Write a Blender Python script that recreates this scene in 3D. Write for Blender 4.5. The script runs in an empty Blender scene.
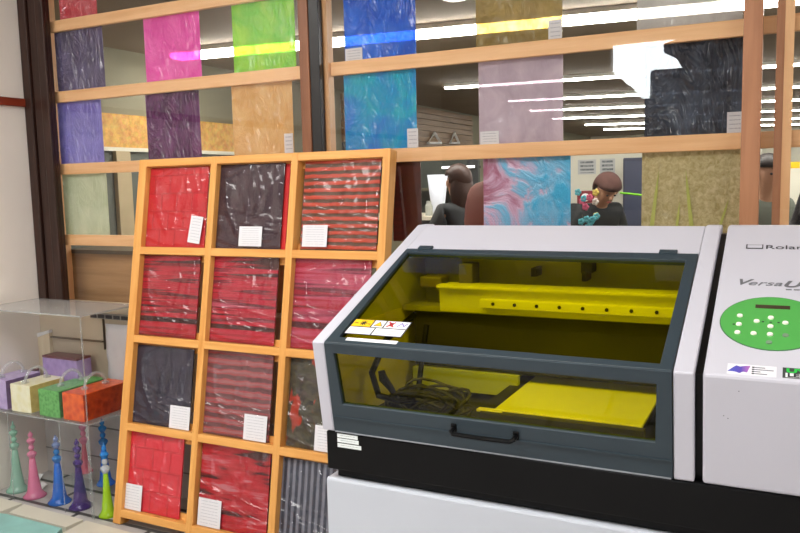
import bpy, bmesh, math, random
from mathutils import Vector, Matrix
random.seed(7)
SC = bpy.context.scene
COL = SC.collection
V = Vector

# ------------------------------------------------------------------ camera
F_PX, YAW, PIT, ROL = 772.95, 0.46536, 0.10784, -0.02416
CF = V((-math.sin(YAW)*math.cos(PIT), math.cos(YAW)*math.cos(PIT), -math.sin(PIT)))
R0 = V((math.cos(YAW), math.sin(YAW), 0)); U0 = R0.cross(CF)
CR = math.cos(ROL)*R0 + math.sin(ROL)*U0; CU = CR.cross(CF)
CO = V((0, 0, 1.5))
def at(u, v, axis, val):
    """point of the place seen at photo pixel (u, v) on the plane axis=val"""
    d = CF + CR*((u-400)/F_PX) - CU*((v-266.5)/F_PX)
    return CO + d*((val-CO[axis])/d[axis])
cam_d = bpy.data.cameras.new('camera'); cam = bpy.data.objects.new('camera', cam_d); COL.objects.link(cam)
cam_d.sensor_width = 36; cam_d.lens = F_PX*36/800; cam_d.clip_start = .02; cam_d.clip_end = 200
m = Matrix((CR, CU, -CF)).transposed().to_4x4(); m.translation = CO; cam.matrix_world = m
SC.camera = cam

# ------------------------------------------------------------------ materials
def newmat(name):
    m = bpy.data.materials.new(name); m.use_nodes = True
    nt = m.node_tree; nt.nodes.clear()
    out = nt.nodes.new('ShaderNodeOutputMaterial')
    return m, nt, out
def N(nt, t, **k):
    n = nt.nodes.new('ShaderNode'+t)
    for a, b in k.items():
        if a.startswith('i_'): n.inputs[a[2:].replace('_', ' ')].default_value = b
        else: setattr(n, a, b)
    return n
def L(nt, a, b): nt.links.new(a, b)
def c4(c): return (c[0], c[1], c[2], 1)
def S(r, g, b):
    f = lambda x: (x/255/12.92) if x/255 <= .04045 else ((x/255+.055)/1.055)**2.4
    return (f(r), f(g), f(b))
def coords(nt, kind='Object', scale=(1, 1, 1), rot=(0, 0, 0)):
    tc = N(nt, 'TexCoord'); mp = N(nt, 'Mapping'); mp.inputs['Scale'].default_value = scale; mp.inputs['Rotation'].default_value = rot
    L(nt, tc.outputs[kind], mp.inputs['Vector']); return mp.outputs[0]
def ramp(nt, fac, stops, interp='LINEAR'):
    r = N(nt, 'ValToRGB'); r.color_ramp.interpolation = interp
    el = r.color_ramp.elements
    while len(el) < len(stops): el.new(.5)
    for e, (p, c) in zip(el, stops): e.position = p; e.color = c4(c)
    L(nt, fac, r.inputs[0]); return r.outputs[0]
def mixc(nt, fac, a, b, mode='MIX'):
    x = N(nt, 'Mix', data_type='RGBA', blend_type=mode)
    for s, vv in ((0, fac), (6, a), (7, b)):
        if hasattr(vv, 'is_linked'): L(nt, vv, x.inputs[s])
        else: x.inputs[s].default_value = c4(vv) if isinstance(vv, tuple) else vv
    return x.outputs[2]
def math_(nt, op, a, b=None):
    x = N(nt, 'Math', operation=op)
    for i, vv in enumerate((a, b)):
        if vv is None: continue
        if hasattr(vv, 'is_linked'): L(nt, vv, x.inputs[i])
        else: x.inputs[i].default_value = vv
    return x.outputs[0]
def noise(nt, vec, scale, detail=4, rough=.5, dist=0):
    n = N(nt, 'TexNoise', i_Scale=scale, i_Detail=detail, i_Roughness=rough, i_Distortion=dist); L(nt, vec, n.inputs['Vector']); return n.outputs['Fac']
def bump(nt, h, s=.3, d=.01):
    b = N(nt, 'Bump', i_Strength=s, i_Distance=d); L(nt, h, b.inputs['Height']); return b.outputs[0]
def princ(nt, out, col, rough=.5, metal=0, spec=.5, normal=None, coat=0):
    p = N(nt, 'BsdfPrincipled', i_Roughness=rough, i_Metallic=metal); p.inputs['Specular IOR Level'].default_value = spec
    p.inputs['Coat Weight'].default_value = coat
    if hasattr(col, 'is_linked'): L(nt, col, p.inputs['Base Color'])
    else: p.inputs['Base Color'].default_value = c4(col)
    if normal is not None: L(nt, normal, p.inputs['Normal'])
    L(nt, p.outputs[0], out.inputs[0]); return p
def plain(name, col, rough=.5, metal=0, spec=.5, var=.06, scale=8, coat=0, bmp=0):
    m, nt, out = newmat(name); vec = coords(nt)
    f = noise(nt, vec, scale)
    dk = tuple(max(0, x*(1-var)) for x in col); lt = tuple(min(1, x*(1+var)) for x in col)
    c = ramp(nt, f, [(.3, dk), (.7, lt)])
    nrm = bump(nt, noise(nt, vec, scale*20), bmp, .002) if bmp else None
    princ(nt, out, c, rough, metal, spec, nrm, coat); return m
def wood(name, a, b, axis=0, rough=.45, knots=True):
    m, nt, out = newmat(name)
    sc = [14, 14, 14]; sc[axis] = .8
    vec = coords(nt, 'Object', tuple(sc))
    f = noise(nt, vec, 2.2, 6, .6, .6)
    c = ramp(nt, f, [(.3, a), (.5, tuple((x+y)/2 for x, y in zip(a, b))), (.72, b)])
    if knots:
        vec2 = coords(nt, 'Object', tuple(.35 if i == axis else 1 for i in range(3)))
        vo = N(nt, 'TexVoronoi', i_Scale=7.0); L(nt, vec2, vo.inputs['Vector'])
        k = ramp(nt, vo.outputs['Distance'], [(.035, (1, 1, 1)), (.075, (0, 0, 0))])
        c = mixc(nt, math_(nt, 'MULTIPLY', k, .55), c, tuple(x*.35 for x in a))
    princ(nt, out, c, rough, 0, .4, bump(nt, f, .08, .003)); return m
def fres(nt, ior, normal=None):
    """front-face fresnel factor of a clear sheet"""
    f = N(nt, 'Fresnel', i_IOR=ior)
    if normal is not None: L(nt, normal, f.inputs['Normal'])
    g = N(nt, 'NewGeometry')
    return math_(nt, 'MULTIPLY', f.outputs[0], math_(nt, 'SUBTRACT', 1.0, g.outputs['Backfacing']))
def clear(name, tint=(.97, .97, .97), ior=1.5, rough=.0, wrinkle=0, wscale=6, haze=0, hazecol=(.8, .8, .8), boost=1.0):
    m, nt, out = newmat(name)
    t = N(nt, 'BsdfTransparent'); t.inputs[0].default_value = c4(tint)
    g = N(nt, 'BsdfGlossy', i_Roughness=rough)
    nrm = None
    if wrinkle:
        v1 = coords(nt, 'Object', (1, 1, .35), (0, .6, 0)); v2 = coords(nt, 'Object', (.3, 1, 1.0), (0, .35, 0))
        rg = lambda x: math_(nt, 'POWER', math_(nt, 'SUBTRACT', 1.0, math_(nt, 'ABSOLUTE', math_(nt, 'SUBTRACT', math_(nt, 'MULTIPLY', x, 2.0), 1.0))), 5.0)
        w = math_(nt, 'ADD', rg(noise(nt, v1, wscale, 2, .5, 1.4)), math_(nt, 'MULTIPLY', rg(noise(nt, v2, wscale*1.7, 2, .5, 1.6)), .6))
        nrm = bump(nt, w, wrinkle, .03); L(nt, nrm, g.inputs['Normal'])
    base = t.outputs[0]
    if haze:
        d = N(nt, 'BsdfDiffuse'); d.inputs[0].default_value = c4(hazecol)
        x = N(nt, 'MixShader'); x.inputs[0].default_value = haze; L(nt, base, x.inputs[1]); L(nt, d.outputs[0], x.inputs[2]); base = x.outputs[0]
    f = fres(nt, ior)
    if boost != 1: f = math_(nt, 'MINIMUM', math_(nt, 'MULTIPLY', f, boost), 1.0)
    x = N(nt, 'MixShader'); L(nt, f, x.inputs[0]); L(nt, base, x.inputs[1]); L(nt, g.outputs[0], x.inputs[2])
    L(nt, x.outputs[0], out.inputs[0]); return m
def film(name, ca, cb, dens=.65, scale=6, gloss=.12, wr=.5, stretch=(1, 1, 1)):
    """translucent dyed film in a clear sleeve"""
    m, nt, out = newmat(name)
    vec = coords(nt, 'Object', stretch)
    f = noise(nt, vec, scale, 5, .6, 1.0)
    c = ramp(nt, f, [(.33, ca), (.66, cb)])
    d = N(nt, 'BsdfDiffuse'); L(nt, c, d.inputs[0]); tl = N(nt, 'BsdfTranslucent'); L(nt, c, tl.inputs[0])
    x1 = N(nt, 'MixShader'); x1.inputs[0].default_value = .25; L(nt, d.outputs[0], x1.inputs[1]); L(nt, tl.outputs[0], x1.inputs[2])
    t = N(nt, 'BsdfTransparent'); tc = mixc(nt, .07, c, (1, 1, 1)); L(nt, tc, t.inputs[0])
    x2 = N(nt, 'MixShader'); x2.inputs[0].default_value = dens; L(nt, t.outputs[0], x2.inputs[1]); L(nt, x1.outputs[0], x2.inputs[2])
    g = N(nt, 'BsdfGlossy', i_Roughness=gloss)
    v1 = coords(nt, 'Object', (1, 1, .4), (0, .7, 0))
    fw = noise(nt, v1, 9, 3, .55, 1.8); rdg = math_(nt, 'POWER', math_(nt, 'SUBTRACT', 1.0, math_(nt, 'ABSOLUTE', math_(nt, 'SUBTRACT', math_(nt, 'MULTIPLY', fw, 2.0), 1.0))), 4.0)
    nrm = bump(nt, math_(nt, 'ADD', fw, rdg), wr*1.6, .03); L(nt, nrm, g.inputs['Normal'])
    x3 = N(nt, 'MixShader'); L(nt, math_(nt, 'MULTIPLY', fres(nt, 1.5), 1.7), x3.inputs[0]); L(nt, x2.outputs[0], x3.inputs[1]); L(nt, g.outputs[0], x3.inputs[2])
    L(nt, x3.outputs[0], out.inputs[0]); return m
def emit(name, col, s):
    m, nt, out = newmat(name); e = N(nt, 'Emission'); e.inputs[0].default_value = c4(col); e.inputs[1].default_value = s
    L(nt, e.outputs[0], out.inputs[0]); return m

# ------------------------------------------------------------------ mesh helpers
ORG = {}
class MB:
    def __init__(s): s.b = bmesh.new()
    def box(s, lo, hi, M=None, bev=0):
        lo, hi = V(lo), V(hi)
        r = bmesh.ops.create_cube(s.b, size=1, matrix=Matrix.Translation((lo+hi)/2) @ Matrix.Diagonal((*(hi-lo), 1)))
        vs = r['verts']
        if bev:
            es = list({e for v in vs for e in v.link_edges})
            q = bmesh.ops.bevel(s.b, geom=es, offset=bev, segments=2, affect='EDGES', profile=.5)
            vs = list({v for f in q['faces'] for v in f.verts} | {v for v in vs if v.is_valid})
        if M is not None: bmesh.ops.transform(s.b, matrix=M, verts=[v for v in vs if v.is_valid])
        return s
    def cyl(s, p, q, r1, r2=None, n=16):
        p, q = V(p), V(q); d = q-p
        M = Matrix.Translation((p+q)/2) @ d.to_track_quat('Z', 'Y').to_matrix().to_4x4()
        bmesh.ops.create_cone(s.b, cap_ends=True, segments=n, radius1=r1, radius2=r1 if r2 is None else r2, depth=d.length, matrix=M); return s
    def sph(s, p, r, sc=(1, 1, 1), n=12):
        bmesh.ops.create_uvsphere(s.b, u_segments=n, v_segments=max(6, n*2//3), radius=r, matrix=Matrix.Translation(p) @ Matrix.Diagonal((*sc, 1))); return s
    def prism(s, poly, axis, a, b, M=None):
        """polygon in the two other axes, extruded from a to b along axis"""
        def mk(p, t):
            q = list(p); q.insert(axis, t); return V(q)
        A = [s.b.verts.new(mk(p, a)) for p in poly]; B = [s.b.verts.new(mk(p, b)) for p in poly]
        n = len(poly)
        s.b.faces.new(A); s.b.faces.new(B[::-1])
        for i in range(n): s.b.faces.new((A[i], B[i], B[(i+1) % n], A[(i+1) % n]))
        if M is not None: bmesh.ops.transform(s.b, matrix=M, verts=A+B)
        return s
    def lathe(s, prof, c, n=24):
        c = V(c); rings = []
        for r, z in prof:
            if r < 1e-5: rings.append([s.b.verts.new(c+V((0, 0, z)))])
            else: rings.append([s.b.verts.new(c+V((r*math.cos(2*math.pi*i/n), r*math.sin(2*math.pi*i/n), z))) for i in range(n)])
        for A, B in zip(rings, rings[1:]):
            for i in range(n):
                j = (i+1) % n
                a, b_, c_, d = A[i % len(A)], A[j % len(A)], B[j % len(B)], B[i % len(B)]
                f = []
                for v in (a, b_, c_, d):
                    if v not in f: f.append(v)
                if len(f) > 2: s.b.faces.new(f)
        return s
    def tube(s, pts, r, n=8, closed=False):
        pts = [V(p) for p in pts]; rings = []
        k = len(pts); ref = None
        for i, p in enumerate(pts):
            if closed: t = pts[(i+1) % k]-pts[i-1]
            else: t = pts[min(i+1, k-1)]-pts[max(i-1, 0)]
            t.normalize()
            if ref is None:
                ref = t.orthogonal().normalized()
            ref = (ref - t*ref.dot(t)).normalized()
            u = t.cross(ref)
            rr = r[i] if isinstance(r, (list, tuple)) else r
            rings.append([s.b.verts.new(p+rr*(math.cos(2*math.pi*j/n)*ref+math.sin(2*math.pi*j/n)*u)) for j in range(n)])
        for i in range(k if closed else k-1):
            A, B = rings[i], rings[(i+1) % k]
            for j in range(n): s.b.faces.new((A[j], A[(j+1) % n], B[(j+1) % n], B[j]))
        if not closed: s.b.faces.new(rings[0][::-1]); s.b.faces.new(rings[-1])
        return s
    def sheet(s, x0, x1, z0, z1, y0, th, nx=14, nz=14, fn=None, M=None):
        """thin closed sheet in local xz with front displaced by fn(x,z) (towards -y)"""
        fn = fn or (lambda a, b: 0)
        Fv, Bv = [], []
        for j in range(nz+1):
            for i in range(nx+1):
                x = x0+(x1-x0)*i/nx; z = z0+(z1-z0)*j/nz; d = fn(i/nx, j/nz)
                Fv.append(s.b.verts.new((x, y0-d, z))); Bv.append(s.b.verts.new((x, y0+th-d*.0, z)))
        w = nx+1
        for j in range(nz):
            for i in range(nx):
                a = j*w+i
                s.b.faces.new((Fv[a], Fv[a+1], Fv[a+w+1], Fv[a+w])); s.b.faces.new((Bv[a], Bv[a+w], Bv[a+w+1], Bv[a+1]))
        edge = [i for i in range(nx)]+[nx+j*w for j in range(nz)]+[nz*w+nx-i for i in range(nx)]+[(nz-j)*w for j in range(nz)]
        for a, b in zip(edge, edge[1:]+edge[:1]): s.b.faces.new((Fv[b], Fv[a], Bv[a], Bv[b]))
        if M is not None: bmesh.ops.transform(s.b, matrix=M, verts=Fv+Bv)
        return s
    def build(s, name, mat, parent=None, local=False, smooth=False, org=None):
        bmesh.ops.recalc_face_normals(s.b, faces=s.b.faces[:])
        o_ = V(org) if org is not None else (ORG.get(parent.name, V((0, 0, 0))) if parent is not None else V((0, 0, 0)))
        if not local: bmesh.ops.translate(s.b, vec=-o_, verts=s.b.verts[:])
        me = bpy.data.meshes.new(name); s.b.to_mesh(me); s.b.free()
        me.materials.append(mat)
        if smooth:
            for p in me.polygons: p.use_smooth = True
        ob = bpy.data.objects.new(name, me); COL.objects.link(ob)
        if parent is not None: ob.parent = parent; ORG[ob.name] = ORG.get(parent.name, V((0, 0, 0)))
        else: ob.location = o_; ORG[ob.name] = o_
        return ob
def tag(o, label, cat, group=None):
    o['label'] = label; o['category'] = cat
    if group: o['group'] = group
    return o
def thing(name, loc, label, cat, group=None, M=None):
    o = bpy.data.objects.new(name, None); COL.objects.link(o); o.empty_display_size = .05
    if M is not None: o.matrix_world = M
    else: o.location = loc
    ORG[o.name] = V(loc); return tag(o, label, cat, group)
def struct(o): o['kind'] = 'structure'; return o
def plabel(o, t): o['label'] = t; return o
def text(name, body, M, size, mat, parent, sx=1.0, shear=0, ext=.0004, bold=0, align='LEFT'):
    cu = bpy.data.curves.new('t', 'FONT'); cu.body = body; cu.size = size; cu.extrude = ext; cu.shear = shear; cu.offset = bold; cu.align_x = align
    o = bpy.data.objects.new('t', cu); COL.objects.link(o)
    dg = bpy.context.evaluated_depsgraph_get()
    me = bpy.data.meshes.new_from_object(o.evaluated_get(dg)); bpy.data.objects.remove(o)
    me.transform(Matrix.Translation(-ORG[parent.name]) @ M @ Matrix.Diagonal((sx, 1, 1, 1)))
    me.name = name; me.materials.clear(); me.materials.append(mat)
    ob = bpy.data.objects.new(name, me); COL.objects.link(ob); ob.parent = parent; return ob
# ------------------------------------------------------------------ palette
M_wall = plain('white_plaster', S(238, 229, 220), .8, var=.02, scale=3)
M_ceil = plain('ceiling_board', S(225, 222, 215), .85, var=.02)
M_iceil = plain('room_ceiling', S(140, 124, 104), .85, var=.08, scale=2)
M_iwall = plain('room_olive_wall', S(128, 124, 102), .8, var=.05, scale=2)
M_ipale = plain('room_pale_wall', S(216, 214, 198), .8, var=.03)
M_ifloor = plain('room_floor', S(90, 80, 68), .5, var=.1)
M_dark = wood('dark_stained_wood', S(38, 22, 17), S(62, 38, 30), 2, .35, False)
M_red = wood('red_stained_wood', S(110, 38, 22), S(150, 58, 30), 1, .4, False)
M_brown = wood('brown_wood', S(112, 70, 48), S(146, 96, 66), 2, .4, False)
M_black = plain('black_metal', S(20, 20, 22), .35, var=.1)
M_blackp = plain('black_plastic', S(9, 9, 10), .3, spec=.2, var=.15, scale=5)
M_pineX = wood('pine_rail', S(220, 164, 110), S(240, 194, 144), 0)
M_pineZ = wood('pine_post', S(214, 160, 110), S(236, 190, 142), 2)
M_mull = wood('reddish_pine_post', S(158, 106, 74), S(186, 132, 96), 2)
M_rackX = wood('rack_wood_rail', S(216, 147, 70), S(240, 182, 104), 0)
M_rackZ = wood('rack_wood_upright', S(214, 145, 68), S(238, 180, 102), 2)
M_white = plain('white_paint', S(200, 199, 209), .42, var=.012, scale=4)
M_white2 = plain('white_cabinet_paint', S(196, 201, 210), .4, var=.012, scale=4)
M_teal = plain('slate_teal_plastic', S(46, 59, 67), .42, var=.05, scale=5)
M_paper = plain('white_paper', S(240, 240, 240), .7, var=.01)
M_ink = plain('grey_ink', S(120, 122, 128), .6)
M_inkd = plain('dark_ink', S(38, 38, 44), .6)
M_glass = clear('window_glass', (.985, .985, .98), 1.55)
M_acr = clear('clear_acrylic', (.965, .97, .97), 1.45)
M_acre = clear('acrylic_edge', (.86, .88, .88), 1.5, .05, haze=.18, hazecol=(.85, .87, .87))
M_amber = clear('amber_acrylic', (.89, .86, .06), 1.4, .02)
def stone(name, ca, cb, sc, w, h, mort=.012, gap=S(70, 68, 66)):
    m, nt, out = newmat(name); vec = coords(nt, 'Object', (1, 1, 1))
    br = N(nt, 'TexBrick', i_Scale=sc); br.inputs['Mortar Size'].default_value = mort; br.inputs['Brick Width'].default_value = w; br.inputs['Row Height'].default_value = h
    L(nt, vec, br.inputs['Vector'])
    f = noise(nt, vec, 6, 6, .6); c = ramp(nt, f, [(.3, ca), (.7, cb)])
    c2 = mixc(nt, br.outputs['Fac'], c, gap)
    princ(nt, out, c2, .55, 0, .4, bump(nt, f, .1, .004)); return m
M_floor = stone('grey_stone_tiles', S(168, 164, 162), S(198, 194, 190), 1, .45, .22)
M_slab = stone('pale_stone_slabs', S(196, 190, 172), S(218, 214, 198), 1, .55, .3, .006, S(120, 114, 104))

# ------------------------------------------------------------------ the setting
YG = 2.79                                   # glass plane
XL = -3.535                                 # left return wall face
ZC = 3.05
YF = -2.6                                   # front end of the hall
def wallbox(name, lo, hi, mat): return struct(MB().box(lo, hi).build(name, mat))
wallbox('floor', (-3.7, YF, -.08), (3.2, 2.86, 0), M_floor)
wallbox('ceiling', (-3.7, YF-.1, ZC), (3.2, 2.86, ZC+.1), M_ceil)
wallbox('wall_left', (XL-.15, YF, 0), (XL, 2.80, ZC), M_wall)
wallbox('wall_right', (3.0, YF, 0), (3.15, 2.86, ZC), M_wall)
TZ = at(8, 97.5, 0, XL).z
struct(MB().box((XL, YF, TZ-.042), (XL+.018, 2.775, TZ), bev=.004).build('trim_1', M_red))
wallbox('wall_back_header', (XL-.15, 2.76, 2.62), (3.2, 2.86, ZC), M_dark)
wallbox('wall_back_base', (XL-.15, 2.762, 0), (3.2, 2.86, .925), plain('cream_panel', S(206, 190, 166), .6, var=.05, scale=5))
# front end of the hall (behind the camera): unseen wall, its opening shaped for the sky reflection in the glass, boarded stair railing outside
def mir(u, v):
    d = at(u, v, 1, 2*YG-YF); return (d.x, d.z)
P_ = [mir(*q) for q in [(611, 44), (611, 72), (632, 88), (640, 98), (652, 98), (652, 70), (682, 68), (676, 57), (664, 52), (664, 44)]]
def frontwall():
    b = MB(); x0, x1 = -3.7, 3.2
    xs = sorted(p[0] for p in P_); lo = min(p[1] for p in P_); hi = max(p[1] for p in P_)
    xl, xr = xs[0], xs[-1]
    b.box((x0, YF-.12, 0), (xl, YF, ZC)); b.box((xr, YF-.12, 0), (x1, YF, ZC)); b.box((xl, YF-.12, 0), (xr, YF, lo)); b.box((xl, YF-.12, hi), (xr, YF, ZC))
    # fill between the opening outline and its bounding rectangle
    q = P_
    b.prism([q[0], q[1], (xl, q[1][1])] if False else [(xl-.001, lo), (q[3][0], lo), q[3], q[2], q[1], (xl-.001, q[1][1])], 1, YF-.12, YF)
    b.prism([q[4], (q[4][0], lo), (xr, lo), q[6], q[5]], 1, YF-.12, YF)
    b.prism([q[6], (xr, q[6][1]), (xr, hi), q[9], q[8], q[7]], 1, YF-.12, YF)
    return struct(b.build('wall_front', plain('front_wall_grey', S(120, 118, 120), .8)))
frontwall()
rl = MB()
ra, rb_ = mir(648, 70), mir(684, 67); rc, rd = mir(648, 82), mir(684, 92)
def rp(t, top): 
    a, b = (ra, rb_) if top else (rc, rd); return V((a[0]+(b[0]-a[0])*t, YF-.2, a[1]+(b[1]-a[1])*t))
rl.tube([rp(t/8, True) for t in range(9)], .012); rl.tube([rp(t/8, False) for t in range(9)], .012)
for t in range(7): rl.cyl(rp(t/6, True), rp(t/6, False)-V((0, 0, .25)), .008, n=6)
struct(rl.build('trim_2', M_black))

# window wall frame: stained posts in front of the glass
def post(name, x0, x1, mat, y0=2.76, y1=2.80, ribs=0, zb=.926):
    b = MB()
    if ribs:
        w = (x1-x0)/ribs
        for i in range(ribs): b.box((x0+i*w+.003, y0+(.012 if i % 2 else 0), zb), (x0+(i+1)*w-.003, y1, 2.65), bev=.006)
        b.box((x0, y0+.02, zb), (x1, y1, 2.65))
    else: b.box((x0, y0, zb), (x1, y1, 2.65), bev=.003)
    return struct(b.build(name, mat))
post('trim_3', -3.532, -3.343, M_dark, ribs=3)
post('trim_4', -1.832, -1.785, M_brown)
post('trim_5', -1.785, -1.738, M_black, 2.766)
post('trim_6', -.140, -.083, M_mull, 2.755)
post('trim_7', 2.4, 3.0, M_dark)
for n, x0, x1 in (('window_1', -3.26, -1.83), ('window_2', -1.72, -.11), ('window_3', -.11, 2.42)):
    struct(MB().box((x0, YG-.003, .92), (x1, YG+.003, 2.63)).build(n, M_glass))

# room behind the glass
XI = -4.75; ZI = 2.6; YB = 21.0; XR = 7.0
wallbox('floor_room', (XI-.1, 2.86, -.08), (XR+.1, YB, 0), M_ifloor)
wallbox('ceiling_room', (XI-.1, 2.86, ZI), (XR+.1, YB, ZI+.08), M_iceil)
wallbox('wall_room_left', (XI-.1, 2.86, 0), (XI, YB, ZI), M_iwall)
wallbox('wall_room_right', (XR, 2.86, 0), (XR+.1, YB, ZI), M_ipale)
wallbox('wall_room_back', (XI, YB, 0), (XR, YB+.1, ZI), M_ipale)
wallbox('wall_room_front', (XI-.1, 2.78, 0), (XL-.15, 2.86, ZI), M_ipale)
wallbox('wall_room_front_right', (3.0, 2.78, 0), (XR+.1, 2.86, ZI), M_ipale)
def osb():
    m, nt, out = newmat('flake_board'); vec = coords(nt, 'Object', (1, 6, 6))
    vo = N(nt, 'TexVoronoi', i_Scale=6.0); L(nt, vec, vo.inputs['Vector'])
    f = noise(nt, vec, 2.5, 5, .7); c = ramp(nt, f, [(.3, S(176, 124, 52)), (.7, S(226, 180, 96))])
    c = mixc(nt, .2, c, vo.outputs['Color'], 'SOFT_LIGHT'); princ(nt, out, c, .6); return m
struct(MB().box((XI, 3.2, 1.83), (XI+.03, 6.4, 2.09)).build('trim_8', osb()))
struct(MB().box((XI, 3.2, 1.80), (XI+.045, 6.4, 1.83)).build('trim_9', M_ipale))
for i, (u0, u1) in enumerate(((117, 131),)):
    a, b = at(u0, 180, 0, XI+.05), at(u1, 180, 0, XI+.05)
    struct(MB().box((XI, a.y, 0), (XI+.06, b.y, 1.8)).build('trim_10', plain('beige_post', S(186, 168, 132), .6)))
struct(MB().box((XI, 3.0, .0), (XI+.02, 7.9, 1.8)).build('wall_room_dado', plain('dark_green_grey_panel', S(92, 98, 90), .7)))
# brown boards on the far part of the left wall
sl = MB()
for k in range(7): sl.box((XI, 8.0, 2.0+k*.082), (XI+.03+.012*(k % 2), 12.2, 2.075+k*.082))
struct(sl.build('trim_11', wood('brown_planks', S(110, 84, 58), S(150, 120, 86), 1, .5, False)))
struct(MB().box((XI, 8.0, 1.5), (XI+.04, 12.0, 1.995)).build('trim_12', plain('charcoal_panel', S(58, 60, 62), .7)))

# continuous rows of fluorescent ceiling lamps
M_tube = emit('lamp_tube', (1, .97, .9), 40.0)
M_housing = plain('lamp_housing', S(235, 235, 230), .5)
ordn = ['nearest', 'second', 'third', 'fourth', 'fifth', 'sixth', 'farthest']
for i, (qa, qb) in enumerate((((175, 60), (745, 8)), ((445, 91), (790, 68.5)), ((508, 103.5), (790, 90)), ((530, 113), (790, 102.5)), ((552, 120.5), (790, 112.5)), ((585, 126.5), (790, 120.5)), ((604, 131), (790, 126)))):
    pa, pb = at(*qa, 2, ZI-.075), at(*qb, 2, ZI-.075); dd = (pb-pa).normalized(); pb = pa+dd*max((pb-pa).length, (6.2-pa.x)/dd.x if i else (2.8-pa.x)/dd.x)
    ln = (pb-pa).length; LM_ = Matrix((dd, V((-dd.y, dd.x, 0)), V((0, 0, 1)))).transposed().to_4x4(); LM_.translation = (pa.x, pa.y, 0)
    t = thing('ceiling_lamp', ((pa+pb)/2).xy.to_3d()+V((0, 0, ZI)), f'{ordn[i]} long white fluorescent lamp row on the brown ceiling behind the glass', 'ceiling light', 'fluorescent lamp rows in the room')
    hw = .075 if i == 0 else .035
    MB().box((0, -hw-.015, ZI-.035), (ln, hw+.015, ZI), LM_).build('housing', M_housing, t)
    MB().box((0, -hw, ZI-.075+(.02 if i else 0)), (ln, hw, ZI-.035), LM_, bev=.012).build('diffuser', M_tube, t)

# ------------------------------------------------------------------ display racks behind the glass
RT = [2.358, 2.006, 1.639, 1.272]       # rail tops
def winrack(x0, x1, posts, rails, label):
    t = thing('display_rack', ((x0+x1)/2, 2.85, 0), label, 'rack')
    for z in rails: MB().box((x0, 2.83, z-.055), (x1, 2.853, z), bev=.002).build('rail', M_pineX, t)
    for a, b, y0 in posts: MB().box((a, y0, 0), (b, y0+.045, 2.58), bev=.002).build('post', M_pineZ, t)
    return t
winrack(-3.50, -1.80, [(-3.50, -3.44, 2.872), (-1.86, -1.805, 2.872)], RT, 'pine rail display rack with hanging films behind the left window')
winrack(-1.775, 1.6, [(-1.772, -1.722, 2.808), (.9, .95, 2.872)], RT[1:3], 'pine rail display rack with hanging films behind the right window')
t = thing('wooden_post', (-.02, 2.84, 0), 'pine post of two joined battens right of the reddish window mullion', 'post')
MB().box((-.045, 2.806, 0), (-.021, 2.826, 2.6)).build('batten', M_mull, t)
MB().box((-.021, 2.800, 0), (.006, 2.826, 2.6)).build('batten', M_pineZ, t)
YP = 2.855
M_clearfilm = clear('clear_sleeve', (.97, .97, .97), 1.5, .06, wrinkle=.5, wscale=7, haze=.06)
def lines_mat(name, n=9, ca=S(240, 240, 242), cb=S(214, 215, 219), fill=.22):
    m, nt, out = newmat(name); tc = N(nt, 'TexCoord'); sp = N(nt, 'SeparateXYZ'); L(nt, tc.outputs['Generated'], sp.inputs[0])
    fr = math_(nt, 'FRACT', math_(nt, 'MULTIPLY', sp.outputs[2], float(n)))
    a = math_(nt, 'LESS_THAN', fr, fill)
    b = math_(nt, 'LESS_THAN', math_(nt, 'ABSOLUTE', math_(nt, 'SUBTRACT', sp.outputs[0], .5)), .38)
    e = math_(nt, 'LESS_THAN', math_(nt, 'ABSOLUTE', math_(nt, 'SUBTRACT', sp.outputs[2], .5)), .42)
    nz = math_(nt, 'GREATER_THAN', noise(nt, coords(nt, 'Generated', (14, 1, 1)), 3, 1), .42)
    f = math_(nt, 'MULTIPLY', math_(nt, 'MULTIPLY', a, b), math_(nt, 'MULTIPLY', e, nz))
    princ(nt, out, mixc(nt, f, ca, cb), .5); return m
M_label = lines_mat('printed_label', 9, S(228, 228, 232), S(196, 197, 204))
M_stick = lines_mat('pale_sticker', 5, S(205, 203, 205), S(150, 150, 158))
def wfilm(x0, x1, z0, z1, mat, label, stick=None, group='dyed films on the window racks', y=YP):
    cx, cz = (x0+x1)/2, (z0+z1)/2
    t = thing('film_packet', (cx, y, cz), label, 'packet', group)
    ph = random.random()*6
    fn = lambda a, b: .0
    MB().sheet(x0, x1, z0, z1, y+.002, .003, 2, 2).build('dyed_film', mat, t)
    if stick:
        sx, sz, w, hh = stick
        plabel(MB().box((sx-w/2, y-.0012, sz-hh/2), (sx+w/2, y+.0015, sz+hh/2)).build('sticker', M_stick, t), 'pale printed sticker')
    return t
T0, T1, T2, T3 = RT
e = -.012
wfilm(-3.335, -3.075, T0+e-.0, 2.56, film('film_red', S(196, 38, 58), S(222, 62, 84), .8), 'red film at the top left corner above the uppermost pine rail')
wfilm(-3.385, -3.05, T1+e, T0+e-.03, film('film_slate', S(84, 74, 112), S(124, 114, 158), .72), 'slate purple film in the left window above the lilac blue one')
wfilm(-2.775, -2.435, T1+e, T0+e-.03, film('film_pink', S(236, 66, 186), S(252, 124, 212), .74), 'hot pink film in the left window')
wfilm(-2.247, -1.913, T1+e, T0+e-.03, film('film_green', S(112, 214, 24), S(190, 238, 74), .66), 'bright lime green film in the left window')
wfilm(-3.40, -3.09, T2+e, T1+e-.03, film('film_lilac', S(132, 124, 204), S(164, 158, 228), .8), 'lilac blue film below the slate purple one')
wfilm(-2.79, -2.46, T2+e, T1+e-.03, film('film_dark_purple', S(76, 28, 82), S(124, 60, 122), .85, 9), 'dark purple film below the hot pink one')
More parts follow.
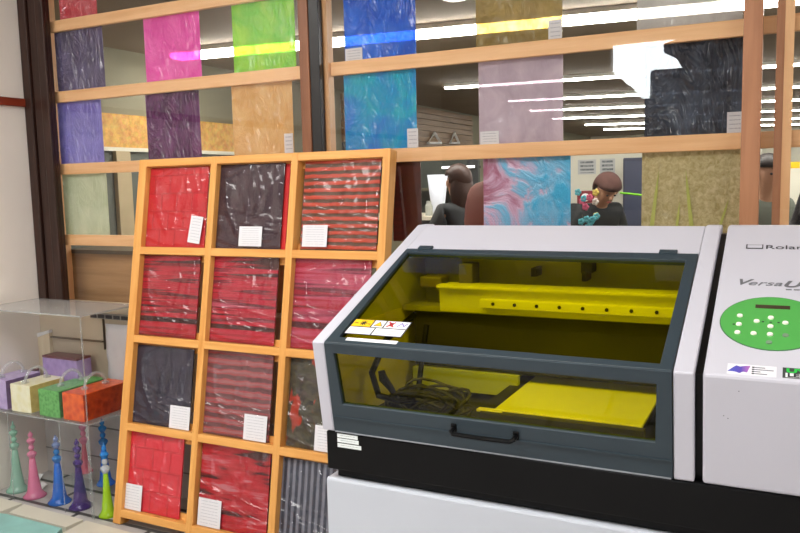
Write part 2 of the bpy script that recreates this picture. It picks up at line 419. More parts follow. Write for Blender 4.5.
wfilm(-2.268, -1.94, T2+e, T1+e-.03, film('film_gold', S(222, 176, 100), S(240, 206, 146), .75), 'beige gold film below the lime green one', (-1.965, T2+.045, .045, .085))
wfilm(-3.40, -3.085, T3+e, T2+e-.03, film('film_pale', S(204, 212, 180), S(226, 230, 204), .74), 'pale green white film lowest in the left window')
wfilm(-1.668, -1.34, T1+e, T0+e, film('film_blue', S(26, 92, 206), S(54, 134, 240), .7), 'deep blue film at the top of the right window', (-1.624, T1+.025, .08, .055))
wfilm(-1.085, -.75, T1+e, T0+e, film('film_straw', S(172, 150, 78), S(208, 188, 126), .42, 14), 'clear straw yellow film at the top of the right window', (-.776, T1+.035, .05, .075))
wfilm(-.487, -.148, T1+e, T0+e, film('film_frost', S(206, 203, 198), S(228, 226, 222), .6, 10), 'frosted white film at the top of the right window')
wfilm(-1.678, -1.344, T2+e, T1+e-.03, film('film_turquoise', S(10, 190, 202), S(30, 134, 222), .82, 5), 'turquoise blue film below the deep blue one', (-1.362, T2+.04, .048, .075))
wfilm(-1.077, -.748, T2+e, T1+e-.03, film('film_blush', S(196, 180, 192), S(222, 206, 216), .68, 8), 'pale pink white crinkled film below the straw yellow one', (-1.034, T2+.025, .075, .05))
wfilm(-.458, -.128, T2+e, T1+e-.03, film('film_navy', S(44, 50, 60), S(84, 94, 110), .78, 9, .1, .9), 'dark navy film with creases beside the reddish mullion', (-.165, T2+.035, .048, .07))
wfilm(-1.462, -1.331, T3+e, T2+e-.03, plain('maroon_sheet', S(70, 24, 18), .35, var=.25), 'dark maroon sheet half hidden behind the lattice rack')
def holo():
    m, nt, out = newmat('iridescent_film'); vec = coords(nt, 'Object', (1, 1, 1), (0, .6, 0))
    sp0 = N(nt, 'SeparateXYZ'); L(nt, coords(nt), sp0.inputs[0])
    f = math_(nt, 'ADD', noise(nt, vec, 6, 5, .6, 1.4), math_(nt, 'ADD', math_(nt, 'MULTIPLY', sp0.outputs[0], .75), math_(nt, 'MULTIPLY', sp0.outputs[2], .25))); c = ramp(nt, f, [(.30, S(150, 84, 110)), (.42, S(196, 160, 186)), (.52, S(110, 170, 206)), (.68, S(52, 160, 204))])
    sp = N(nt, 'SeparateXYZ'); L(nt, coords(nt), sp.inputs[0])
    br = N(nt, 'TexBrick', i_Scale=40.0); L(nt, coords(nt, 'Object', (1, 1, 1), (1.5708, 0, 0)), br.inputs['Vector'])
    low = ramp(nt, math_(nt, 'ADD', math_(nt, 'MULTIPLY', sp.outputs[2], 4.0), .75), [(.35, (1, 1, 1)), (.6, (0, 0, 0))])
    c = mixc(nt, math_(nt, 'MULTIPLY', math_(nt, 'MULTIPLY', low, br.outputs['Fac']), .7), c, S(120, 60, 84))
    p = princ(nt, out, c, .15, 0, .6, bump(nt, f, .8, .03))
    return m
wfilm(-1.062, -.72, T3+e, T2+e-.03, holo(), 'iridescent pink and sky blue film behind the white printer')
M_mesh = film('film_gold_mesh', S(178, 164, 112), S(220, 206, 164), .86, 60, .2, 1.2)
gm = wfilm(-.465, -.141, T3+e, T2+e-.03, M_mesh, 'gold mesh film with drawn grass reflections beside the reddish mullion')
M_blade = plain('grass_reflection', S(168, 172, 84), .6, var=.12)  # plant reflection on the film, drawn as flat green blades
for x, w, hh, lean in ((-.435, .008, .25, .02), (-.35, .006, .14, .01), (-.29, .008, .25, -.02), (-.22, .006, .15, .03)):
    MB().prism([(x-w, T3), (x+w, T3), (x+lean+w*.6, T3+hh*.7), (x+lean*1.4, T3+hh), (x+lean-w*.6, T3+hh*.7)], 1, YP-.0015, YP+.0015).build('reflected_blade', M_blade, gm)
# ------------------------------------------------------------------ leaning lattice rack
LEAN = math.radians(10.2527)
RM = Matrix.Translation((-2.6897, 2.38927, -.0525)) @ Matrix.Rotation(-LEAN, 4, 'X')
RMI = RM.inverted()
def rk(u, v, dy):
    """rack coordinates (a, b) seen at (u, v) on the rack plane dy behind its front"""
    o = RMI @ CO; d = CF + CR*((u-400)/F_PX) - CU*((v-266.5)/F_PX); d = RMI.to_3x3() @ d
    p = o + d*((dy-o.y)/d.y); return p.x, p.z
rack = thing('lattice_rack', (-2.6897, 2.38927, -.0525), 'orange wooden lattice rack of square cells leaning against the window frame', 'rack', M=RM)
ZR = [.124, .512, .9094, 1.3122, 1.715]      # top edge of each rail's front
XU = [0, .423, .847, 1.2754]
DEP = .056
foot = .0525/math.cos(LEAN)+.004
for i, x in enumerate(XU):
    w = .046 if i == 0 else .034
    MB().box((x, 0, foot), (x+w, DEP, ZR[4]), bev=.003).build('upright', M_rackZ, rack, local=True)
XE = XU[3]+.034
for z in ZR:
    MB().box((.002, .001, z-.034), (XE-.002, DEP-.002, z-.0005), bev=.002).build('rail', M_rackX, rack, local=True)
    if z < 1.7: MB().box((.002, DEP-.014, z-.001), (XE-.002, DEP-.003, z+.028)).build('back_lip', M_rackX, rack, local=True)
for z in ZR[1:]:
    MB().box((.002, DEP-.014, z-.062), (XE-.002, DEP-.003, z-.034)).build('back_batten', M_rackX, rack, local=True)

M_wrap = clear('plastic_wrap', (.985, .985, .985), 1.5, .17, wrinkle=.8, wscale=2.6, haze=.004, hazecol=(.9, .85, .88), boost=1.25)
def pat(name, fn, rough=.5):
    m, nt, out = newmat(name); c, h = fn(nt); princ(nt, out, c, rough, 0, .35, bump(nt, h, .3, .004) if h is not None else None); return m
def brickpat(ca, cb, k=1.0):
    def f(nt):
        vec = coords(nt, 'Object', (1, 1, 1), (1.5708, 0, .0))
        br = N(nt, 'TexBrick', i_Scale=10.0*k); br.inputs['Mortar Size'].default_value = .035; br.inputs['Brick Width'].default_value = .72; br.inputs['Row Height'].default_value = .66; br.inputs['Mortar Smooth'].default_value = .4
        L(nt, vec, br.inputs['Vector']); n = noise(nt, coords(nt), 14, 4)
        c = mixc(nt, br.outputs['Fac'], ramp(nt, n, [(.3, ca), (.7, tuple(x*.92 for x in ca))]), cb); return c, br.outputs['Fac']
    return f
def stripes(stops, n, dist=1.0, axis='Z', dscale=2.0):
    def f(nt):
        vec = coords(nt); w = N(nt, 'TexWave', wave_type='BANDS', bands_direction=axis, wave_profile='SIN')
        w.inputs['Scale'].default_value = n; w.inputs['Distortion'].default_value = dist; w.inputs['Detail'].default_value = 3; w.inputs['Detail Scale'].default_value = dscale
        L(nt, vec, w.inputs['Vector']); c = ramp(nt, w.outputs['Fac'], stops)
        g = noise(nt, coords(nt, 'Object', (1, 1, 8) if axis == 'Z' else (8, 1, 1)), 12, 4)
        c = mixc(nt, .35, c, ramp(nt, g, [(.3, (.25, .25, .25)), (.7, (.75, .75, .75))]), 'OVERLAY'); return c, w.outputs['Fac']
    return f
def irregular(stops, sc=9):
    def f(nt):
        g = noise(nt, coords(nt, 'Object', (.25, 1, 3.0)), sc, 5, .6, .6); return ramp(nt, g, stops), g
    return f
def bands(stops, sc=13, wob=.03):
    def f(nt):
        g = noise(nt, coords(nt, 'Object', (wob, 1, 1)), sc, 3, .6, .12); return ramp(nt, g, stops), g
    return f
def koi(nt):
    vec = coords(nt, 'Object', (1, 1, .55), (0, .5, 0))
    n1 = noise(nt, coords(nt), 16, 5, .6, 1); base = ramp(nt, n1, [(.35, S(34, 30, 34)), (.5, S(74, 70, 48)), (.62, S(52, 40, 40)), (.72, S(120, 96, 72))])
    n2 = noise(nt, vec, 13, 2, .5, .8); k = ramp(nt, n2, [(.575, (0, 0, 0)), (.62, (1, 1, 1))])
    return mixc(nt, k, base, S(168, 52, 34)), n1
def mottled(a, b, s=20):
    def f(nt):
        n = noise(nt, coords(nt), s, 4); return ramp(nt, n, [(.35, a), (.65, b)]), n
    return f
P_red = pat('red_brick_weave', brickpat(S(204, 30, 42), S(182, 22, 34), .8))
P_red2 = pat('coral_red_brick_weave', brickpat(S(218, 40, 58), S(196, 28, 44), .7))
P_plum = pat('dark_plum_cloth', mottled(S(48, 24, 36), S(62, 36, 46)))
P_navy = pat('dark_navy_cloth', mottled(S(34, 30, 48), S(46, 42, 62)))
P_or = pat('orange_red_olive_stripes', stripes([(.38, S(88, 58, 38)), (.58, S(178, 60, 38)), (.85, S(190, 66, 42))], 10.8, 1.2))
P_c1 = pat('crimson_dark_stripes', bands([(.43, S(56, 24, 26)), (.47, S(150, 14, 34)), (.52, S(184, 22, 46)), (.56, S(80, 34, 36)), (.62, S(164, 20, 40))], 19))
P_c2 = pat('crimson_fine_stripes', bands([(.425, S(70, 32, 32)), (.465, S(160, 18, 40)), (.51, S(186, 30, 56)), (.56, S(96, 34, 42)), (.62, S(184, 76, 98))], 22))
P_c3 = pat('crimson_sheen_stripes', bands([(.40, S(80, 30, 38)), (.46, S(164, 20, 44)), (.52, S(182, 70, 96)), (.58, S(96, 32, 46)), (.63, S(160, 30, 54))], 15))  # rose bands put the sleeve's mauve reflection into the cloth colour
P_zz = pat('red_grey_zigzag_stripes', stripes([(.30, S(104, 62, 64)), (.48, S(158, 78, 82)), (.66, S(168, 46, 54)), (.85, S(150, 92, 94))], 7.5, 2.2))
P_koi = pat('koi_fish_print', koi)
P_c4 = pat('crimson_pale_slashes', bands([(.39, S(70, 16, 22)), (.45, S(166, 16, 32)), (.54, S(190, 24, 42)), (.61, S(190, 108, 116))], 20, .14))
P_gb = pat('grey_blue_vertical_stripes', stripes([(.35, S(52, 56, 70)), (.6, S(104, 106, 120)), (.85, S(120, 122, 134))], 11, .5, 'X'))
FB = .030                                    # packet front, behind the rack's front plane
def packet(quad, row, mat, label, card=None, tilt=0, dy=FB, wrap=True, dark=None):
    pts = [rk(u, v, dy) for u, v in quad]; xs = [p[0] for p in pts]
    x0, x1 = (pts[0][0]+pts[1][0])/2, (pts[2][0]+pts[3][0])/2
    z0 = ZR[4-row]+.0005; z1 = (pts[0][1]+pts[2][1])/2
    M = RM @ Matrix.Translation(((x0+x1)/2, dy, z0))
    t = thing('fabric_packet', M.translation, label, 'packet', 'wrapped fabric packets in the lattice rack', M=M)
    w, hh = x1-x0, z1-z0
    r = random.Random(label); ph = [r.uniform(0, 6) for _ in range(4)]
    creases = [(r.uniform(.3, 1.2), r.uniform(.4, 1.0), r.uniform(-.3, .4)) for _ in range(4)]
    MB().sheet(-w/2, w/2, 0.001, hh, .0, .007, 2, 2).build('fabric', mat, t, local=True)
    if wrap:
        def fn(a, b):
            edge = min(a, 1-a, b, 1-b); k = min(1, edge*8)
            cr = 0
            for th, c0, l0 in creases:
                d_ = a*math.cos(th)+b*math.sin(th)-c0; s_ = -a*math.sin(th)+b*math.cos(th)-l0
                cr += .0045*math.exp(-(d_/.022)**2)*math.exp(-(s_/.3)**2)
            return .0022+cr*k+.003*k*(.5+.5*math.sin(5*a+4*b+ph[0])*math.sin(7*b-3*a+ph[1])) + .0015*k*math.sin(17*(a+b*.8)+ph[2])*math.sin(3*a-5*b+ph[3])**2
        plabel(MB().sheet(-w/2-.004, w/2+.004, .001, hh+.006, -.0012, .001, 40, 40, fn).build('plastic_sleeve', M_wrap, t, local=True, smooth=True), 'clear wrinkled plastic sleeve')
    if card:
        # card outline in photo pixels: left, right, top, bottom
        a = rk(card[0], card[3], dy-.012); b = rk(card[1], card[2], dy-.012)
        cx, cz = (a[0]+b[0])/2-(x0+x1)/2, (a[1]+b[1])/2-z0
        cw, ch = abs(b[0]-a[0]), abs(b[1]-a[1])
        cz = max(cz, ch/2+.002)
        ob = MB().box((-cw/2, -.0006, -ch/2), (cw/2, .0006, ch/2)).build('label_card', M_label, t, local=True)
        ob.location = (cx, -.0098, cz); ob.rotation_euler = (0, tilt, 0); plabel(ob, 'white printed label card')
    return t
packet([(151.5, 168.5), (144, 243.5), (209, 166.4), (204, 243.5)], 1, P_red, 'red brick pattern packet with tilted label, top left cell of the lattice rack', (188, 202, 216, 243), .12)
packet([(217.5, 164), (213, 245), (285.5, 161.6), (279.5, 245)], 1, P_plum, 'dark plum packet with a label, top middle cell of the lattice rack', (238, 262, 226.5, 246))
packet([(226, 166), (222, 243), (291, 164), (285, 243)], 1, pat('plain_red_cloth', mottled(S(190, 30, 34), S(206, 44, 44))), 'plain red packet almost hidden behind the dark plum packet', dy=FB+.0105, wrap=False)
packet([(305, 161), (301, 245), (381.5, 158.6), (375.5, 245.6)], 1, P_or, 'orange red packet with olive stripes, top right cell of the lattice rack', (301.5, 327.5, 225, 246.5))
packet([(142.5, 255.5), (137, 332.8), (201, 256.4), (195, 335)], 2, P_c1, 'crimson dark striped packet without label, second row left cell', None)
packet([(209, 256.4), (205.3, 335), (278.6, 257), (274, 341.5)], 2, P_c2, 'crimson fine striped packet without label, second row middle cell', None)
packet([(294.5, 257), (289, 341.5), (371.6, 261.5), (367, 345)], 2, P_c3, 'crimson and rose packet with a big sheen, beside the printer in the second row', None)
packet([(135, 344.6), (132, 420), (193, 349), (189.6, 429)], 3, P_navy, 'dark navy packet with a label, third row left cell', (168.5, 190, 408.5, 428.5))
packet([(204, 350), (199.6, 432.5), (272.8, 354.7), (269, 442)], 3, P_zz, 'red and grey zigzag striped packet with a label, third row middle cell', (242.5, 267, 418.5, 441))
packet([(291, 357.7), (286, 444), (356, 364), (352, 450)], 3, P_koi, 'dark packet with red koi fish print, third row right cell', (313.5, 338, 429.5, 452))
packet([(125.3, 430), (121.8, 509), (183, 439), (180, 517)], 4, P_red2, 'coral red brick pattern packet with a label, bottom left cell of the lattice rack', (121.5, 142, 487.5, 509))
packet([(202.7, 442), (197.4, 525), (270.6, 451), (266, 540)], 4, P_c4, 'crimson packet with pale slashes and a label, bottom middle cell', (196.5, 221, 505, 528))
packet([(282.4, 457), (279, 545), (350, 468), (346, 555)], 4, P_gb, 'grey blue vertically striped packet, bottom right cell beside the cabinet', None)

# ------------------------------------------------------------------ flatbed printer
BX = -1.06
PB, PT, PD = V((BX, 1.606, 1.109)), V((BX, 2.244, 1.364)), V((BX, 1.643, .870))
sd = (PT-PB).normalized(); sn = V((0, -sd.z, sd.y)); fu = (PB-PD).normalized(); fn_ = V((0, -fu.z, fu.y))
SLM = Matrix((V((1, 0, 0)), sd, sn)).transposed().to_4x4(); SLM.translation = PB
FRM = Matrix((V((1, 0, 0)), fu, fn_)).transposed().to_4x4(); FRM.translation = PB      # y = up the front (negative below the bend)
SLEN, FLEN = (PT-PB).length, (PB-PD).length
pr = thing('flatbed_printer', (-.45, 1.95, .745), 'white flatbed printer with dark framed amber cover and green control panel on a cabinet', 'printer')
def prof(off=0):      # yz outline of the body, pulled in by off
    return [(PD.y+off, PD.z), (PB.y+off, PB.z-off*.3), (PT.y, PT.z-off*1.1), (2.30, PT.z-off*1.1), (2.30, PD.z)]
def bev(o, w=.004, seg=2):
    md = o.modifiers.new('bevel', 'BEVEL'); md.width = w; md.segments = seg; md.limit_method = 'ANGLE'; return o
X = lambda l: BX+l
bev(MB().prism(prof(), 0, X(0), X(.036)).build('end_panel', M_white, pr))
bev(MB().prism(prof(), 0, X(.8625), X(.903)).build('end_panel', M_white, pr))
bev(MB().prism(prof(), 0, X(.919), X(1.26)).build('control_housing', M_white, pr), .006)
MB().prism(prof(.02), 0, X(.903), X(.919)).build('gap_filler', M_blackp, pr)
# white top strip above the cover, back wall, bottom tray, interior
MB().box((.036, .520, -.03), (.8625, SLEN, 0), SLM, bev=.002).build('top_panel', M_white, pr)
M_in = plain('light_grey_interior', S(205, 203, 190), .6, var=.05)
M_ind = plain('dark_interior', S(46, 43, 38), .6, var=.15)
M_alu = plain('aluminium_beam', S(226, 224, 214), .35, .15, var=.04)
MB().box((X(.036), 2.22, .87), (X(.8625), 2.30, 1.34)).build('back_panel', M_in, pr)
MB().box((X(.036), 1.66, .862), (X(.8625), 2.22, .876)).build('tray', M_ind, pr)
MB().box((X(.036), 1.66, .876), (X(.042), 2.22, 1.13)).build('side_liner', plain('olive_liner', S(226, 214, 176), .6), pr)
# carriage beam with rails
bm_ = MB().box((X(.17), 2.02, 1.128), (X(.8625), 2.10, 1.205), bev=.003); bm_.build('beam', M_alu, pr)
lip = MB().box((X(.17), 2.0, 1.200), (X(.8625), 2.04, 1.208)); lip.build('beam_cover', plain('beam_cover', S(236, 234, 222), .5), pr)
strip = MB().box((X(.30), 2.000, 1.148), (X(.8625), 2.02, 1.173), bev=.002).build('linear_rail', plain('polished_rail', S(244, 242, 232), .3, .1), pr)
sc_ = MB()
for k in range(9): sc_.cyl((X(.34+.062*k), 1.998, 1.161), (X(.34+.062*k), 2.004, 1.161), .005, n=10)
sc_.build('screws', M_ind, strip)['kind'] = 'stuff'
MB().box((X(.045), 2.03, 1.125), (X(.8625), 2.12, 1.14)).build('beam_base', plain('beam_base', S(150, 146, 130), .5), pr)
MB().box((X(.075), 2.05, .96), (X(.8625), 2.065, 1.127)).build('dark_opening', M_ind, pr)  # dark panel painting the shade in the opening below the beam
MB().box((X(.075), 2.03, .895), (X(.40), 2.05, .955)).build('lower_plate', plain('pale_green_plate', S(190, 196, 170), .55), pr)
MB().box((X(.205), 2.08, 1.20), (X(.25), 2.14, 1.262), bev=.004).build('carriage_stop', plain('carriage_grey', S(84, 78, 66), .5), pr)
MB().box((X(.09), 2.06, 1.19), (X(.16), 2.12, 1.222), bev=.004).build('rail_end', plain('rail_end_grey', S(110, 100, 80), .5), pr)
mb = MB().box((X(.545), 2.16, 1.235), (X(.575), 2.22, 1.27)); mb.box((X(.552), 2.14, 1.214), (X(.565), 2.2, 1.24)); mb.build('sensor_bracket', M_ind, pr)
MB().box((X(.40), 2.16, 1.22), (X(.415), 2.22, 1.245)).build('sensor_bracket', M_ind, pr)
MB().box((X(.036), 2.14, 1.285), (X(.8625), 2.22, 1.305)).build('top_underside', plain('underside_shade', S(84, 70, 52), .6), pr)  # brown strip standing in for the shaded underside of the top panel
# bed
bd = MB().box((X(.415), 1.79, .922), (X(.775), 2.150, .930), bev=.002).build('bed', plain('bed_plate', S(248, 246, 236), .5, var=.02), pr)
MB().box((X(.376), 1.80, .915), (X(.415), 2.150, .928)).build('bed_edge', M_ind, bd)
MB().box((X(.385), 1.765, .905), (X(.782), 1.79, .926)).build('bed_front', plain('bed_front', S(70, 66, 54), .5), bd)
MB().box((X(.372), 1.778, .922), (X(.44), 1.80, .929), bev=.002).build('bed_lip', plain('bed_lip', S(244, 240, 220), .5), bd)
MB().box((X(.40), 1.77, .876), (X(.76), 2.1, .905)).build('bed_lift', M_ind, bd)
MB().cyl((X(.435), 1.745, .895), (X(.435), 1.775, .895), .013).build('thumb_screw', M_alu, bd)
# tubes and cable bundle on the left
rr = random.Random(3)
cb = MB()
for k in range(12):
    cx, cy, cz = X(.22+rr.uniform(-.04, .06)), 1.80+rr.uniform(-.04, .05), .915+rr.uniform(-.02, .02); a0 = rr.uniform(0, 6)
    R1, R2 = rr.uniform(.05, .1), rr.uniform(.025, .045)
    cb.tube([(cx+R1*math.cos(a0+t*.42), cy+R2*.8*math.sin(a0+t*.42), max(.882, cz+R2*math.sin(a0*2+t*.42))) for t in range(15)], .0045, 6, True)
cb.build('cable_bundle', plain('dark_cables', S(60, 56, 50), .5), pr)['kind'] = 'stuff'
MB().tube([(X(.10), 2.0, 1.12), (X(.078), 1.86, 1.07), (X(.085), 1.76, 1.0), (X(.12), 1.73, .95), (X(.17), 1.75, .935), (X(.2), 1.8, .93)], .009).build('ink_tube', M_blackp, pr)
MB().tube([(X(.165), 1.75, .94), (X(.155), 1.73, .975), (X(.14), 1.72, 1.0), (X(.135), 1.72, 1.02)], [.006, .009, .012, .009]).build('hand_lever', M_blackp, pr)
MB().tube([(X(.16), 1.95, 1.1), (X(.165), 1.9, 1.0), (X(.17), 1.86, .92)], .008).build('ink_tube', M_blackp, pr)
MB().box((X(.12), 1.78, .876), (X(.2), 1.86, .94), bev=.006).build('ink_damper', M_blackp, pr)
# hinged cover: slope frame + front frame + amber panes
cv = bpy.data.objects.new('cover', None); COL.objects.link(cv); cv.parent = pr; ORG[cv.name] = ORG[pr.name]
def ringframe(M, o, i_, th):
    """flat frame: outer quad o and inner quad i_ as (x,y) lists, thickness th below the plane"""
    b = bmesh.new(); lay = []
    for z in (.002, -th): lay.append(([b.verts.new((x, y, z)) for x, y in o], [b.verts.new((x, y, z)) for x, y in i_]))
    for k in range(4):
        j = (k+1) % 4
        b.faces.new((lay[0][0][k], lay[0][0][j], lay[0][1][j], lay[0][1][k])); b.faces.new((lay[1][0][k], lay[1][1][k], lay[1][1][j], lay[1][0][j]))
        b.faces.new((lay[0][0][k], lay[1][0][k], lay[1][0][j], lay[0][0][j])); b.faces.new((lay[0][1][k], lay[0][1][j], lay[1][1][j], lay[1][1][k]))
    q = MB(); q.b.free(); q.b = b; bmesh.ops.transform(b, matrix=M, verts=b.verts[:]); return q
SO = [(.0365, .0), (.861, .0), (.861, .519), (.0365, .519)]; SI = [(.066, .028), (.835, .022), (.835, .482), (.051, .495)]
bev(ringframe(SLM, SO, SI, .016).build('slope_frame', M_teal, cv), .002)
MB().box((.05, .02, -.010), (.84, .50, -.006), SLM).build('slope_pane', M_amber, cv)
FO = [(.0365, -FLEN), (.861, -FLEN), (.861, .0), (.0365, .0)]; FI = [(.070, -.162), (.827, -.161), (.831, -.030), (.062, -.026)]
bev(ringframe(FRM, FO, FI, .016).build('front_frame', M_teal, cv), .002)
MB().box((.05, -.17, -.010), (.84, -.02, -.006), FRM).build('front_pane', M_amber, cv)
MB().box((.04, -.2005, .0), (.858, -.1965, .005), FRM).build('front_ridge', M_teal, cv)
MB().box((.04, -FLEN+.001, .0), (.858, -FLEN+.004, .0035), FRM).build('edge_bead', plain('light_bead', S(150, 154, 160), .4), cv)
for a, b in ((.075, .12), (.765, .81)): MB().box((a, .512, -.002), (b, .532, .006), SLM, bev=.002).build('hinge', M_teal, cv)
hd = MB()
def fp(x, y, z): return FRM @ V((x, y, z))
hd.tube([fp(.372, -.188, 0), fp(.372, -.188, .02), fp(.378, -.190, .028), fp(.45, -.190, .030), fp(.518, -.190, .028), fp(.524, -.188, .02), fp(.524, -.188, 0)], .0055)
for x in (.372, .524): hd.box((x-.007, -.197, .0), (x+.007, -.176, .006), FRM, bev=.002)
hd.build('handle', M_blackp, cv)
# warning stickers on the slope
M_yel = plain('warning_yellow', S(250, 200, 20), .5)
M_trir = plain('sticker_red', S(196, 40, 40), .5); M_pur = plain('sticker_violet', S(120, 100, 180), .5)
ws = MB().box((.070, .043, .0021), (.232, .113, .0027), SLM).build('warning_sticker', M_inkd, pr)
plabel(ws, 'black edged warning sticker with yellow and white fields')
def patch(x0, x1, y0, y1, mat, nm, z=.0027, M=SLM, par=None): return MB().box((x0, y0, z), (x1, y1, z+.0003), M).build(nm, mat, par or ws)
patch(.073, .127, .080, .111, M_yel, 'yellow_field'); patch(.131, .162, .080, .111, M_paper, 'white_field'); patch(.166, .229, .080, .111, M_paper, 'white_field')
M_txt = lines_mat('sticker_text', 6, S(236, 236, 240), S(178, 180, 190))
patch(.073, .144, .046, .076, M_paper, 'text_field'); patch(.148, .229, .046, .076, M_paper, 'text_field')
def tri(cx, cy, s, mat, z=.003): MB().prism([(cx-s, cy-s*.7), (cx+s, cy-s*.7), (cx, cy+s)], 2, z, z+.0004, SLM).build('triangle_sign', mat, ws)
tri(.147, .094, .0125, M_inkd); tri(.147, .0935, .0095, M_yel, .0033)
def stroke(pts, w, mat, nm, par, M=SLM, z=.0031):
    b = MB()
    for p, q in zip(pts, pts[1:]):
        p, q = V((*p, z)), V((*q, z)); d = (q-p).normalized(); n = V((-d.y, d.x, 0))*w/2
        b.prism([(p+n).to_2d(), (q+n).to_2d(), (q-n).to_2d(), (p-n).to_2d()], 2, z, z+.0003)
    bmesh.ops.transform(b.b, matrix=M, verts=b.b.verts[:]); return b.build(nm, mat, par)
# burst, hot surface, crossed-out and glove marks
for k in range(4):
    a = k*math.pi/4; stroke([(.103-.010*math.cos(a), .095-.010*math.sin(a)), (.103+.010*math.cos(a), .095+.010*math.sin(a))], .003, M_inkd, 'burst_mark', ws)
stroke([(.078, .094), (.088, .094)], .003, M_inkd, 'burst_mark', ws); stroke([(.116, .092), (.124, .092)], .003, M_inkd, 'burst_mark', ws)
stroke([(.172, .085), (.190, .107)], .005, M_trir, 'cross_mark', ws); stroke([(.190, .085), (.172, .107)], .005, M_trir, 'cross_mark', ws)
patch(.176, .187, .088, .104, M_inkd, 'cross_mark', .0029)
stroke([(.201, .088), (.209, .105), (.218, .090), (.224, .104)], .003, M_pur, 'glove_mark', ws)
for k in range(3):
    stroke([(.079, .052+.007*k), (.135, .052+.007*k)], .0012, M_ink, 'text_line', ws); stroke([(.156, .052+.007*k), (.220, .052+.007*k)], .0012, M_ink, 'text_line', ws)
plabel(MB().box((.091, .014, .0021), (.232, .027, .0027), SLM).build('white_sticker', M_paper, pr), 'long white strip sticker')
# control panel
M_key = plain('keypad_green', S(80, 166, 78), .45, var=.02)
b = MB(); pts = [(1.0375+.101*math.cos(i*math.pi/24), .206+.106*math.sin(i*math.pi/24)) for i in range(48)]
kp = b.prism(pts, 2, 0, .0015, SLM).build('keypad', M_key, pr); plabel(kp, 'green oval keypad')
b = MB(); b.tube([SLM @ V((1.0375+.1015*math.cos(i*math.pi/24), .206+.1065*math.sin(i*math.pi/24), .0005)) for i in range(48)], .0013, 6, True); b.build('rim', plain('keypad_rim', S(60, 110, 70), .5), kp)
MB().box((1.003, .262, .0015), (1.0715, .2765, .0022), SLM).build('display', plain('display_glass', S(66, 56, 44), .25), kp)
M_btn = plain('button_white', S(250, 246, 232), .4); M_btg = plain('button_grey', S(120, 146, 120), .4)
for i, (x, y) in enumerate([(.974, .225), (.974, .190), (.973, .157), (1.008, .206), (1.004, .157), (1.035, .223), (1.035, .188), (1.035, .157), (1.063, .205), (1.064, .156), (1.034, .126), (1.098, .205), (1.098, .156)]):
    q = MB().cyl((x, y, .0012), (x, y, .0045), .0062, .0055, 14); bmesh.ops.transform(q.b, matrix=SLM, verts=q.b.verts[:])
    q.build('button', M_btg if i in (9, 10) else M_btn, kp, smooth=False)
for x, y in ((1.020, .206), (1.035, .2055), (1.050, .206), (.964, .190)):
    MB().box((x-.0022, y-.0018, .0015), (x+.0022, y+.0018, .0021), SLM).build('arrow_mark', M_inkd, kp)
TL = lambda x, y: SLM @ Matrix.Translation((x, y, .0005))
text('brand_lettering', 'Roland', TL(1.0125, .5535), .030, M_inkd, pr, 1.28, ext=.0003)
b = MB()
for lo, hi in (((.970, .5535), (1.009, .5575)), ((.970, .5535), (.9725, .577)), ((1.0065, .5535), (1.009, .577))): b.box((*lo, 0), (*hi, .0008), SLM)
b.build('brand_mark', M_inkd, pr)
MB().box((.9725, .5745, 0), (1.0065, .576, .0005), SLM).build('brand_mark_line', M_ink, pr)
M_slv = plain('silver_grey_print', S(118, 120, 126), .35, .2)
text('model_lettering', 'V', TL(.9545, .368), .037, M_slv, pr, 1.25, .35, bold=.0008)
text('model_lettering', 'ersa', TL(.980, .3665), .032, M_slv, pr, 1.36, .35)
text('model_lettering', 'UV', TL(1.0535, .3630), .040, M_slv, pr, 1.25, .35, bold=.0012)
for k in range(3): MB().box((1.062+.016*k, .3495, 0), (1.074+.016*k, .3545, .0005), SLM).build('small_print', M_slv, pr)
# promotional stickers near the bend
s1 = MB().box((.962, .0085, .0), (1.050, .0435, .0005), SLM).build('logo_sticker', plain('sticker_base', S(232, 230, 236), .5, var=.01), pr)
plabel(s1, 'pale sticker with a blue violet swirl')
def swirl():
    m, nt, out = newmat('blue_violet_print'); sp = N(nt, 'SeparateXYZ'); L(nt, coords(nt, 'Generated'), sp.inputs[0])
    c = ramp(nt, sp.outputs[0], [(.15, S(76, 84, 180)), (.6, S(92, 76, 176)), (.95, S(176, 110, 186))]); princ(nt, out, c, .5); return m
b = MB(); b.prism([(.963, .0165), (.969, .0255), (.9745, .0335), (.978, .0375), (.985, .0345), (.9955, .0385), (1.0035, .0395), (1.001, .029), (.9985, .0165), (.991, .0185), (.985, .0125), (.977, .0165), (.970, .0175)], 2, .0005, .0009, SLM); b.build('swirl_mark', swirl(), s1)
for y, x1 in ((.0355, 1.030), (.0285, 1.045), (.0215, 1.022), (.0145, 1.034)):
    MB().box((1.0075, y-.0014, .0005), (x1, y+.0014, .0008), SLM).build('small_print', M_ink, s1); MB().box((1.0065, y-.002, .0005), (1.0105, y+.002, .0009), SLM).build('small_print', M_inkd, s1)
s2 = MB().box((1.0605, .0095, .0), (1.135, .0435, .0005), SLM).build('lamp_sticker', plain('sticker_dark', S(58, 62, 60), .5), pr)
plabel(s2, 'dark sticker with green lettering')
MB().box((1.0655, .0115, .0005), (1.132, .0255, .0008), SLM).build('white_field', M_paper, s2)
M_grn = plain('sticker_green', S(40, 190, 70), .5)
text('sticker_lettering', 'UV', TL(1.0665, .0275) @ Matrix.Translation((0, 0, .0003)), .0185, M_grn, s2, 1.5, bold=.0008)
text('sticker_lettering', 'LED', TL(1.0685, .0128) @ Matrix.Translation((0, 0, .0006)), .016, M_inkd, s2, 1.3, bold=.0006)
# scuffs on the lower front
for x, y in ((.985, -.03), (.958, -.085), (.966, -.09)): MB().box((x-.0012, y-.001, 0), (x+.0012, y+.001, .0004), FRM).build('scuff', M_ink, pr)
